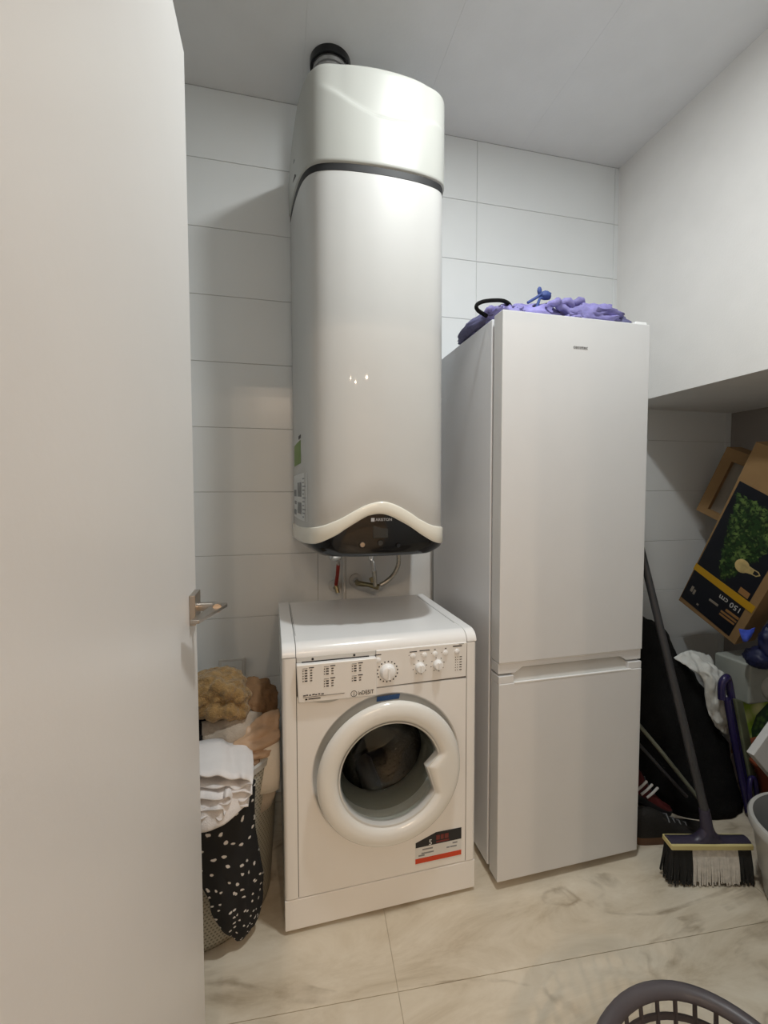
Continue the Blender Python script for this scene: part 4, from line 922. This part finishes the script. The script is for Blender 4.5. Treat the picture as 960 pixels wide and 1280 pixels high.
# golden bulb picture, its socket towards the right edge
cb, cbz, cr0 = 0.178, 0.338, 0.030
ring = [(cb + cr0 * cos(radians(t)), cbz + cr0 * sin(radians(t))) for t in range(35, 326, 10)]
face_poly('bulb_picture', ring + [(cb + 0.046, cbz - 0.010), (cb + 0.066, cbz - 0.008), (cb + 0.078, cbz + 0.006), (cb + 0.066, cbz + 0.016), (cb + 0.046, cbz + 0.016)], 0.0032, M['gold'])
face_poly('bulb_socket', [(cb + 0.050, cbz - 0.005), (cb + 0.064, cbz - 0.004), (cb + 0.072, cbz + 0.006), (cb + 0.064, cbz + 0.012), (cb + 0.050, cbz + 0.012)], 0.0040, M['print_black'])
tp(text('lettering', '150 cm', 0.036, M['white_print'], None, fp(wbx - 0.040, 0.166, 0.0026), -ax_r, -ax_u, sx=1.0))
for (a, b, l, h) in ((0.205, 0.112, 0.062, 0.012), (0.190, 0.094, 0.075, 0.009), (0.190, 0.078, 0.072, 0.009)): face_poly('brown_print_line', [(a, b), (a + l, b), (a + l, b + h), (a, b + h)], 0.0022, M['dim_print'])
for (a, b, l, h) in ((0.030, 0.085, 0.012, 0.030), (0.046, 0.080, 0.010, 0.026), (0.125, 0.105, 0.045, 0.011), (0.085, 0.045, 0.010, 0.009)): face_poly('grey_print_mark', [(a, b), (a + l, b), (a + l, b + h), (a, b + h)], 0.0022, M['card_grey'])
face_poly('gold_print_mark', [(wbx - 0.090, 0.225), (wbx - 0.045, 0.222), (wbx - 0.045, 0.250), (wbx - 0.090, 0.253)], 0.0022, M['dim_print'])

# second carton behind it, its grey inside framed by tan edges
c0 = Vector((2.162, -0.072, 1.187)); cr_ = Vector((0.022, -0.212, -0.10)).normalized(); cu_ = Vector((0.01, -0.148, 0.327)); cu_ = (cu_ - cr_ * cu_.dot(cr_)).normalized(); cn_ = cr_.cross(cu_)
oc = thing('open_carton', 'plain tan cardboard carton with open grey end behind the tree carton', 'box', c0[:])
def op(a, b, d): return c0 + cr_ * a + cu_ * b + cn_ * d
m_ = MB(); cw, chh, cd = 0.27, 0.335, 0.10
for (a0, a1, b0, b1) in ((0, 0.050, 0, chh), (cw - 0.03, cw, 0, chh), (0.050, cw - 0.03, 0, 0.030), (0.050, cw - 0.03, chh - 0.055, chh)):
    m_.hexa([op(a0, b0, 0), op(a1, b0, 0), op(a1, b0, -cd), op(a0, b0, -cd), op(a0, b1, 0), op(a1, b1, 0), op(a1, b1, -cd), op(a0, b1, -cd)])
o = m_.build('carton', M['cardboard'], None, smooth=0); o.parent = oc; o.matrix_parent_inverse = Matrix.Translation(-c0)
m_ = MB().hexa([op(0.050, 0.030, -0.02), op(cw - 0.03, 0.030, -0.02), op(cw - 0.03, 0.030, -0.05), op(0.050, 0.030, -0.05), op(0.050, chh - 0.055, -0.02), op(cw - 0.03, chh - 0.055, -0.02), op(cw - 0.03, chh - 0.055, -0.05), op(0.050, chh - 0.055, -0.05)])
o = m_.build('grey_panel', M['card_grey'], None, smooth=0); o.parent = oc; o.matrix_parent_inverse = Matrix.Translation(-c0)

# black cloth bag leaning in the gap beside the fridge
secs = [[(1.36, -0.40, 0.0), (1.54, -0.43, 0.0), (1.70, -0.54, 0.0), (1.88, -0.545, 0.0), (2.02, -0.40, 0.0)],
        [(1.36, -0.39, 0.20), (1.52, -0.425, 0.20), (1.67, -0.49, 0.20), (1.86, -0.485, 0.20), (1.99, -0.36, 0.20)],
        [(1.38, -0.40, 0.42), (1.50, -0.435, 0.42), (1.63, -0.445, 0.42), (1.82, -0.42, 0.40), (1.97, -0.28, 0.40)],
        [(1.40, -0.36, 0.62), (1.50, -0.40, 0.63), (1.60, -0.41, 0.64), (1.71, -0.38, 0.60), (1.78, -0.28, 0.55)],
        [(1.42, -0.33, 0.70), (1.50, -0.36, 0.735), (1.58, -0.37, 0.745), (1.665, -0.35, 0.695), (1.71, -0.26, 0.62)],
        [(1.43, -0.22, 0.66), (1.50, -0.22, 0.70), (1.57, -0.22, 0.71), (1.63, -0.20, 0.68), (1.68, -0.17, 0.60)],
        [(1.40, -0.14, 0.30), (1.50, -0.14, 0.30), (1.60, -0.14, 0.30), (1.76, -0.14, 0.30), (1.93, -0.14, 0.30)],
        [(1.40, -0.14, 0.003), (1.50, -0.14, 0.003), (1.60, -0.14, 0.003), (1.80, -0.14, 0.003), (2.04, -0.14, 0.003)]]
tag(sheet('black_bag', secs, M['black_cloth'], n=7, amp=0.026, freq=8, seed=20, thick=0.004, stretch=(1.6, 1, 0.5)), 'large black cloth bag standing in the dark gap right of the fridge', 'bag')

# broom
bm_ = thing('broom', 'broom with dark purple head and black and white bristles standing right of the fridge', 'broom', (1.47, -0.75, 0))
bi = Matrix.Translation((-1.47, 0.75, 0))
def bp_(o): o.parent = bm_; o.matrix_parent_inverse = bi; return o
def hx(t): return Vector((1.335, -0.735, 0)) * (1 - t) + Vector((1.588, -0.796, 0)) * t
bd = (hx(1) - hx(0)).normalized(); bn = Vector((bd.y, -bd.x, 0))
if bn.y > 0: bn = -bn
LBR = (hx(1) - hx(0)).length
# head: swept profile, higher in the middle
rows = []
for k in range(21):
    t = k / 20; c_ = hx(t); up_ = 0.010 + 0.062 * math.exp(-((t - 0.5) / 0.09) ** 2); dep = 0.020
    rows.append([c_ + bn * dep + Vector((0, 0, 0.135)), c_ + bn * dep * 0.8 + Vector((0, 0, 0.135 + up_ * 0.6)), c_ + Vector((0, 0, 0.135 + up_)), c_ - bn * dep * 0.8 + Vector((0, 0, 0.135 + up_ * 0.6)), c_ - bn * dep + Vector((0, 0, 0.135))])
m_ = MB(); m_.grid(rows, close_u=True); m_.f.append((0, 1, 2, 3, 4)); m_.f.append(tuple(100 + i for i in range(5))[::-1]); bp_(m_.build('head', M['broom_plastic'], None, smooth=50))
rows = []
for k in range(17):
    t = -0.01 + 1.02 * k / 16; c_ = hx(t); e = 0.026
    rows.append([c_ + bn * e + Vector((0, 0, 0.120)), c_ + bn * e + Vector((0, 0, 0.137)), c_ - bn * e + Vector((0, 0, 0.137)), c_ - bn * e + Vector((0, 0, 0.120))])
m_ = MB(); m_.grid(rows, close_u=True); m_.f.append((0, 1, 2, 3)); m_.f.append(tuple(64 + i for i in range(4))[::-1]); bp_(m_.build('rubber_strip', M['broom_strip'], None, smooth=30, bevel=0.003))
random.seed(5)
for nm, mm, rg in (('black_bristles', 'bristle_black', ((0.0, 0.27), (0.84, 1.0))), ('white_bristles', 'bristle_white', ((0.27, 0.84),))):
    m_ = MB()
    for t0_, t1_ in rg:
        for i in range(int(64 * (t1_ - t0_)) + 2):
            for j in range(4):
                t = t0_ + (t1_ - t0_) * (i + random.random() * 0.6) / (int(64 * (t1_ - t0_)) + 2)
                p0 = hx(t) + bn * (j - 1.5) * 0.010 + Vector((0, 0, 0.122))
                p1 = hx(0.5 + (t - 0.5) * 1.08) + bn * (j - 1.3) * 0.016 + Vector((random.uniform(-.003, .003), random.uniform(-.003, .003), 0.003 + 0.014 * random.random()))
                m_.tube([p0, p0 * 0.5 + p1 * 0.5 + bn * 0.002, p1], [0.0030, 0.0036, 0.0028], 4)
    o = bp_(m_.build(nm, M[mm], None, smooth=60)); o['kind'] = 'stuff'
p0 = hx(0.5) + Vector((0, 0, 0.19)); p1 = Vector((1.352, -0.60, 1.012)); p2 = p1 + (p1 - p0) * 0.28
bp_(MB().tube([p0, p0 * 0.55 + p1 * 0.45, p1, p2], [0.0135, 0.0130, 0.012, 0.012], 14).build('handle', M['handle_grey'], None, smooth=50))
bp_(MB().tube([p0 - Vector((0, 0, 0.03)), p0 + (p1 - p0) * 0.055], [0.020, 0.0155], 14).build('socket', M['broom_plastic'], None, smooth=50))

# mop sticks in the gap
tag(MB().tube([(1.655, -0.565, 0.105), (1.52, -0.53, 0.28), (1.35, -0.485, 0.49)], 0.0075, 10).build('mop_stick', M['mop_stick']), 'thin green grey mop stick leaning behind the dark shoe beside the fridge', 'stick')
tag(MB().tube([(1.60, -0.565, 0.12), (1.50, -0.545, 0.23), (1.36, -0.515, 0.39)], 0.006, 10).build('mop_stick', M['handle_grey']), 'thin dark stick below the green grey mop stick beside the fridge', 'stick')

# shoes (local: toe to +x)
def shoe(name, label, loc, rz, tilt, upper, sole, stripes):
    s = thing(name, label, 'shoe', loc, rz, None); s.rotation_euler = (0, radians(tilt), radians(rz))
    prof = [(-0.145, 0.028), (-0.13, 0.036), (-0.08, 0.036), (-0.03, 0.034), (0.03, 0.042), (0.08, 0.047), (0.115, 0.042), (0.138, 0.026), (0.146, 0.008)]
    rows = []
    for x, hw in crs([(a, b, 0) for a, b in prof], 3) and [(p.x, p.y) for p in crs([(a, b, 0) for a, b in prof], 3)]:
        toe = 0.012 * max(0, (x - 0.06) / 0.085) ** 2
        rows.append([(x, -hw, toe), (x, -hw - 0.003, 0.014 + toe), (x, -hw, 0.026 + toe), (x, hw, 0.026 + toe), (x, hw + 0.003, 0.014 + toe), (x, hw, toe)])
    m2 = MB(); m2.grid(rows, close_u=True); m2.f.append(tuple(range(6))); m2.f.append(tuple(len(m2.v) - 6 + i for i in range(6))[::-1]); m2.build('sole', M[sole], s, smooth=50)
    rows = []
    for p in crs([(a, b, 0) for a, b in prof], 3):
        x, hw = p.x, p.y; toe = 0.012 * max(0, (x - 0.06) / 0.085) ** 2
        h = 0.115 if x < -0.10 else 0.115 - 0.065 * sm((x + 0.10) / 0.17) - 0.022 * sm((x - 0.06) / 0.085)
        rows.append([(x * 0.985, hw * 0.97 * cos(pi * k / 12), 0.024 + toe + (h - 0.024) * sin(pi * k / 12) ** 0.7) for k in range(13)])
    m2 = MB(); m2.grid(rows); m2.f.append(tuple(range(13))); m2.f.append(tuple(len(m2.v) - 13 + i for i in range(13))[::-1]); u = m2.build('upper', M[upper], s, smooth=60)
    m2 = MB()
    for k in range(4):
        x = -0.02 + 0.024 * k; z = 0.115 - 0.065 * sm((x + 0.10) / 0.17)
        m2.tube([(x, -0.024, z - 0.012), (x + 0.004, 0, z + 0.003), (x, 0.024, z - 0.012)], 0.003, 6)
    m2.build('laces', M['gasket'], s, smooth=60)
    if stripes:
        for k in range(3):
            m2 = MB().tube([(-0.06 + 0.028 * k, -0.0395, 0.032), (-0.045 + 0.028 * k, -0.037, 0.060), (-0.028 + 0.028 * k, -0.028, 0.084)], 0.0045, 6); m2.build('white_stripe', M['white_print'], s, smooth=60)
    return s
shoe('shoe', 'dark brown shoe with gum sole on the floor in front of the black bag', (1.500, -0.590, 0.0), -12, 0, 'shoe_dark', 'shoe_sole', False)
shoe('sneaker', 'dark red sneaker with white stripes tipped up behind the dark brown shoe', (1.445, -0.487, 0.085), -6, 32, 'shoe_red', 'black_matte', True)

# white plastic bag hung on the black bag
tag(sheet('plastic_bag', [[(1.675, -0.43, 0.607), (1.74, -0.42, 0.622), (1.82, -0.41, 0.612), (1.875, -0.40, 0.570), (1.905, -0.39, 0.535)],
 [(1.715, -0.47, 0.565), (1.77, -0.475, 0.570), (1.835, -0.47, 0.560), (1.885, -0.46, 0.530), (1.915, -0.44, 0.500)],
 [(1.765, -0.475, 0.515), (1.80, -0.500, 0.515), (1.845, -0.495, 0.505), (1.885, -0.48, 0.480), (1.905, -0.45, 0.460)],
 [(1.785, -0.470, 0.430), (1.81, -0.505, 0.430), (1.85, -0.510, 0.420), (1.885, -0.49, 0.405), (1.905, -0.46, 0.395)],
 [(1.800, -0.475, 0.365), (1.825, -0.500, 0.355), (1.86, -0.505, 0.340), (1.895, -0.49, 0.325), (1.915, -0.46, 0.320)],
 [(1.840, -0.48, 0.305), (1.855, -0.490, 0.295), (1.875, -0.490, 0.285), (1.895, -0.48, 0.280), (1.91, -0.46, 0.285)]], M['plastic_bag'], amp=0.022, freq=12, seed=31, thick=0.002, stretch=(1.8, 1.4, 0.6)), 'crumpled white plastic bag hanging over the black cloth bag in the alcove', 'bag')

# indigo folded rack leaning upright
ir = thing('folded_rack', 'narrow indigo plastic folding rack with grey green panel leaning right of the white bag', 'rack', (1.92, -0.50, 0))
ii = Matrix.Translation((-1.92, 0.50, 0))
def ip(o): o.parent = ir; o.matrix_parent_inverse = ii; return o
ip(MB().tube(crs([(1.808, -0.52, 0.455), (1.806, -0.52, 0.515), (1.826, -0.52, 0.540), (1.850, -0.51, 0.525), (1.862, -0.515, 0.46), (1.896, -0.535, 0.25), (1.925, -0.56, 0.02)], 8), [0.014] * 49, 12).build('frame_tube', M['indigo'], None, smooth=60))
ip(MB().tube([(1.822, -0.53, 0.46), (1.862, -0.55, 0.22), (1.888, -0.58, 0.018)], [0.014, 0.013, 0.013], 12).build('frame_tube', M['indigo'], None, smooth=60))
m_ = MB().hexa([(1.905, -0.600, 0.02), (1.958, -0.590, 0.02), (1.958, -0.575, 0.02), (1.905, -0.585, 0.02), (1.838, -0.552, 0.465), (1.886, -0.545, 0.45), (1.886, -0.53, 0.45), (1.838, -0.535, 0.465)])
ip(m_.build('grey_green_panel', M['greygreen'], None, bevel=0.006, seg=3))
ip(MB().tube(crs([(1.872, -0.605, 0.02), (1.862, -0.60, 0.10), (1.866, -0.595, 0.15), (1.880, -0.59, 0.165), (1.894, -0.595, 0.15), (1.908, -0.605, 0.02)], 8), 0.009, 10).build('foot_loop', M['indigo'], None, smooth=60))

# packet, basin, bucket, containers
pk_ = thing('printed_packet', 'green and yellow printed packet standing behind the terracotta basin', 'packet', (2.09, -0.40, 0))
m_ = MB().box(-0.095, 0.23, -0.02, 0.07, 0.0, 0.372); m_.build('packet', M['white_print'], pk_, bevel=0.006)
MB().box(-0.094, 0.229, -0.0212, -0.0195, 0.185, 0.370).build('yellow_green_print', M['pack_print'], pk_, smooth=0)
MB().prism([(0.02, -0.0222, 0.185), (0.229, -0.0222, 0.185), (0.229, -0.0222, 0.355), (0.10, -0.0222, 0.35), (0.035, -0.0222, 0.30), (0.01, -0.0222, 0.24)], (0, 0.001, 0)).build('leaf_print', M['pack_green'], pk_, smooth=0)
MB().box(-0.094, 0.229, -0.0222, -0.0195, 0.150, 0.186).build('tan_band', M['dim_print'], pk_, smooth=0)

bs = thing('basin', 'terracotta plastic basin behind the grey bucket', 'basin', (2.07, -0.665, 0))
MB().lathe([(0.0, 0.006), (0.125, 0.006), (0.135, 0.012), (0.186, 0.215), (0.204, 0.222), (0.206, 0.232), (0.197, 0.236), (0.181, 0.225), (0.130, 0.016), (0.0, 0.014)], (0, 0, 0), n=56).build('basin', M['terracotta'], bs, smooth=40)
fb = MB().hexa([(1.775, -0.670, 0.318), (2.02, -0.672, 0.060), (2.02, -0.645, 0.060), (1.775, -0.643, 0.318), (1.985, -0.640, 0.470), (2.22, -0.642, 0.240), (2.22, -0.615, 0.240), (1.985, -0.613, 0.470)])
tag(fb.build('foam_board', M['foam'], bevel=0.004), 'white foam board lying askew in the terracotta basin', 'board')

bk = thing('bucket', 'oval grey plastic bucket at the right edge in front of the basin', 'bucket', (1.700, -0.940, 0))
def oval(r0, r1, z, n=64): return [(r0 * cos(2 * pi * k / n), r1 * sin(2 * pi * k / n), z) for k in range(n)]
rows = [oval(0.001, 0.001, 0.004), oval(0.140, 0.125, 0.004), oval(0.147, 0.132, 0.012), oval(0.158, 0.144, 0.085), oval(0.162, 0.148, 0.088), oval(0.182, 0.168, 0.225), oval(0.192, 0.178, 0.228), oval(0.194, 0.180, 0.250), oval(0.190, 0.176, 0.256), oval(0.180, 0.166, 0.256)]
m_ = MB(); m_.grid(rows, close_u=True); m_.build('body', M['bucket'], bk, smooth=40)
rows = [oval(0.181, 0.167, 0.2555), oval(0.176, 0.162, 0.245), oval(0.142, 0.128, 0.014), oval(0.001, 0.001, 0.012)]
m_ = MB(); m_.grid(rows, close_u=True); m_.build('inside', M['bucket_in'], bk, smooth=40)

bb = MB(); bb.blob((2.105, -0.545, 0.665), (0.125, 0.055, 0.105), 0.28, 4, 41, 44, 30, 0.6); bb.blob((2.00, -0.52, 0.605), (0.055, 0.05, 0.040), 0.28, 4, 42, 36, 24, 0.6)
tag(bb.build('blue_bag', M['blue_bag'], smooth=80), 'dark blue bag bundled below the tree carton', 'bag')
tag(sheet('blue_cloth_tip', [[(1.905, -0.505, 0.726), (1.94, -0.515, 0.722), (1.982, -0.51, 0.727)], [(1.912, -0.51, 0.692), (1.935, -0.52, 0.692), (1.96, -0.515, 0.700)], [(1.925, -0.505, 0.672), (1.935, -0.512, 0.672), (1.948, -0.508, 0.676)]], M['bright_blue'], amp=0.006, freq=25, seed=44, thick=0.003), 'bright blue plastic scrap at the lower corner of the tree carton', 'scrap')
cb_ = thing('storage_container', 'frosted plastic container under the dark blue bag at the right edge', 'container', (2.13, -0.40, 0.372))
MB().box(-0.10, 0.20, -0.06, 0.10, 0.002, 0.175).build('box', M['clear_box'], cb_, bevel=0.01, seg=3)
m_ = MB(); m_.blob((0.04, -0.06, 0.07), (0.075, 0.02, 0.06), 0.15, 4, 51, 28, 20); m_.build('pale_contents', M['pale'], cb_, smooth=80)
lf = MB()
for k in range(5):
    a = 0.6 * k - 1.2; lf.tube([(2.14, -0.48, 0.555), (2.14 + 0.05 * sin(a), -0.49, 0.575 + 0.03 * cos(a)), (2.14 + 0.09 * sin(a), -0.495, 0.58 + 0.04 * cos(a))], [0.003, 0.014, 0.002], 6)
tag(lf.build('artificial_sprig', M['leaf'], smooth=60), 'dark green artificial sprig between blue bag and container', 'sprig')

# ------------------------------------------------------------------ lilac grey open-work basket in the foreground
hb = thing('plastic_hamper', 'lilac grey open-work plastic laundry basket in the foreground bottom right', 'laundry basket', (0.7528, -1.4204, 0), 50)
HA, HBb, HZ = 0.29, 0.22, 0.27
def hov(k, z, n, e=0.0):
    sc = 0.80 + 0.20 * z / HZ; a = 2 * pi * k / n
    return Vector(((HA * sc + e) * cos(a), (HBb * sc + e) * sin(a), z))
rows = []
n = 72
for (e, dz) in ((0.0, -0.020), (0.0015, 0.0), (-0.004, 0.009), (-0.012, 0.012), (-0.022, 0.009), (-0.029, 0.0), (-0.027, -0.006), (-0.014, -0.006), (-0.010, -0.020)):
    rows.append([hov(k, HZ - 0.012 + dz, n, e) for k in range(n)])
m_ = MB(); m_.grid(rows, close_u=True, close_v=True); m_.build('rim', M['hamper'], hb, smooth=60)
for zc, nm in ((0.212, 'band'), (0.165, 'band'), (0.118, 'band'), (0.071, 'band')):
    m_ = MB(); m_.grid([[hov(k, zc - 0.005, n, -0.010) for k in range(n)], [hov(k, zc + 0.005, n, -0.010) for k in range(n)], [hov(k, zc + 0.005, n, -0.015) for k in range(n)], [hov(k, zc - 0.005, n, -0.015) for k in range(n)]], close_u=True, close_v=True); m_.build(nm, M['hamper'], hb, smooth=40)
for k in range(36):
    m_ = MB().tube([hov(k + .5, 0.012, 36, -0.0125), hov(k + .5, 0.13, 36, -0.0125), hov(k + .5, 0.245, 36, -0.0125)], 0.0045, 6); m_.build('rib', M['hamper'], hb, smooth=50)
m_ = MB(); m_.grid([[hov(k, 0.004, n, 0) for k in range(n)], [hov(k, 0.045, n, 0) for k in range(n)], [hov(k, 0.045, n, -0.006) for k in range(n)], [hov(k, 0.010, n, -0.006) for k in range(n)], [Vector((0.001 * cos(k), 0.001 * sin(k), 0.010)) for k in range(n)]], close_u=True); m_.build('base', M['hamper'], hb, smooth=40)
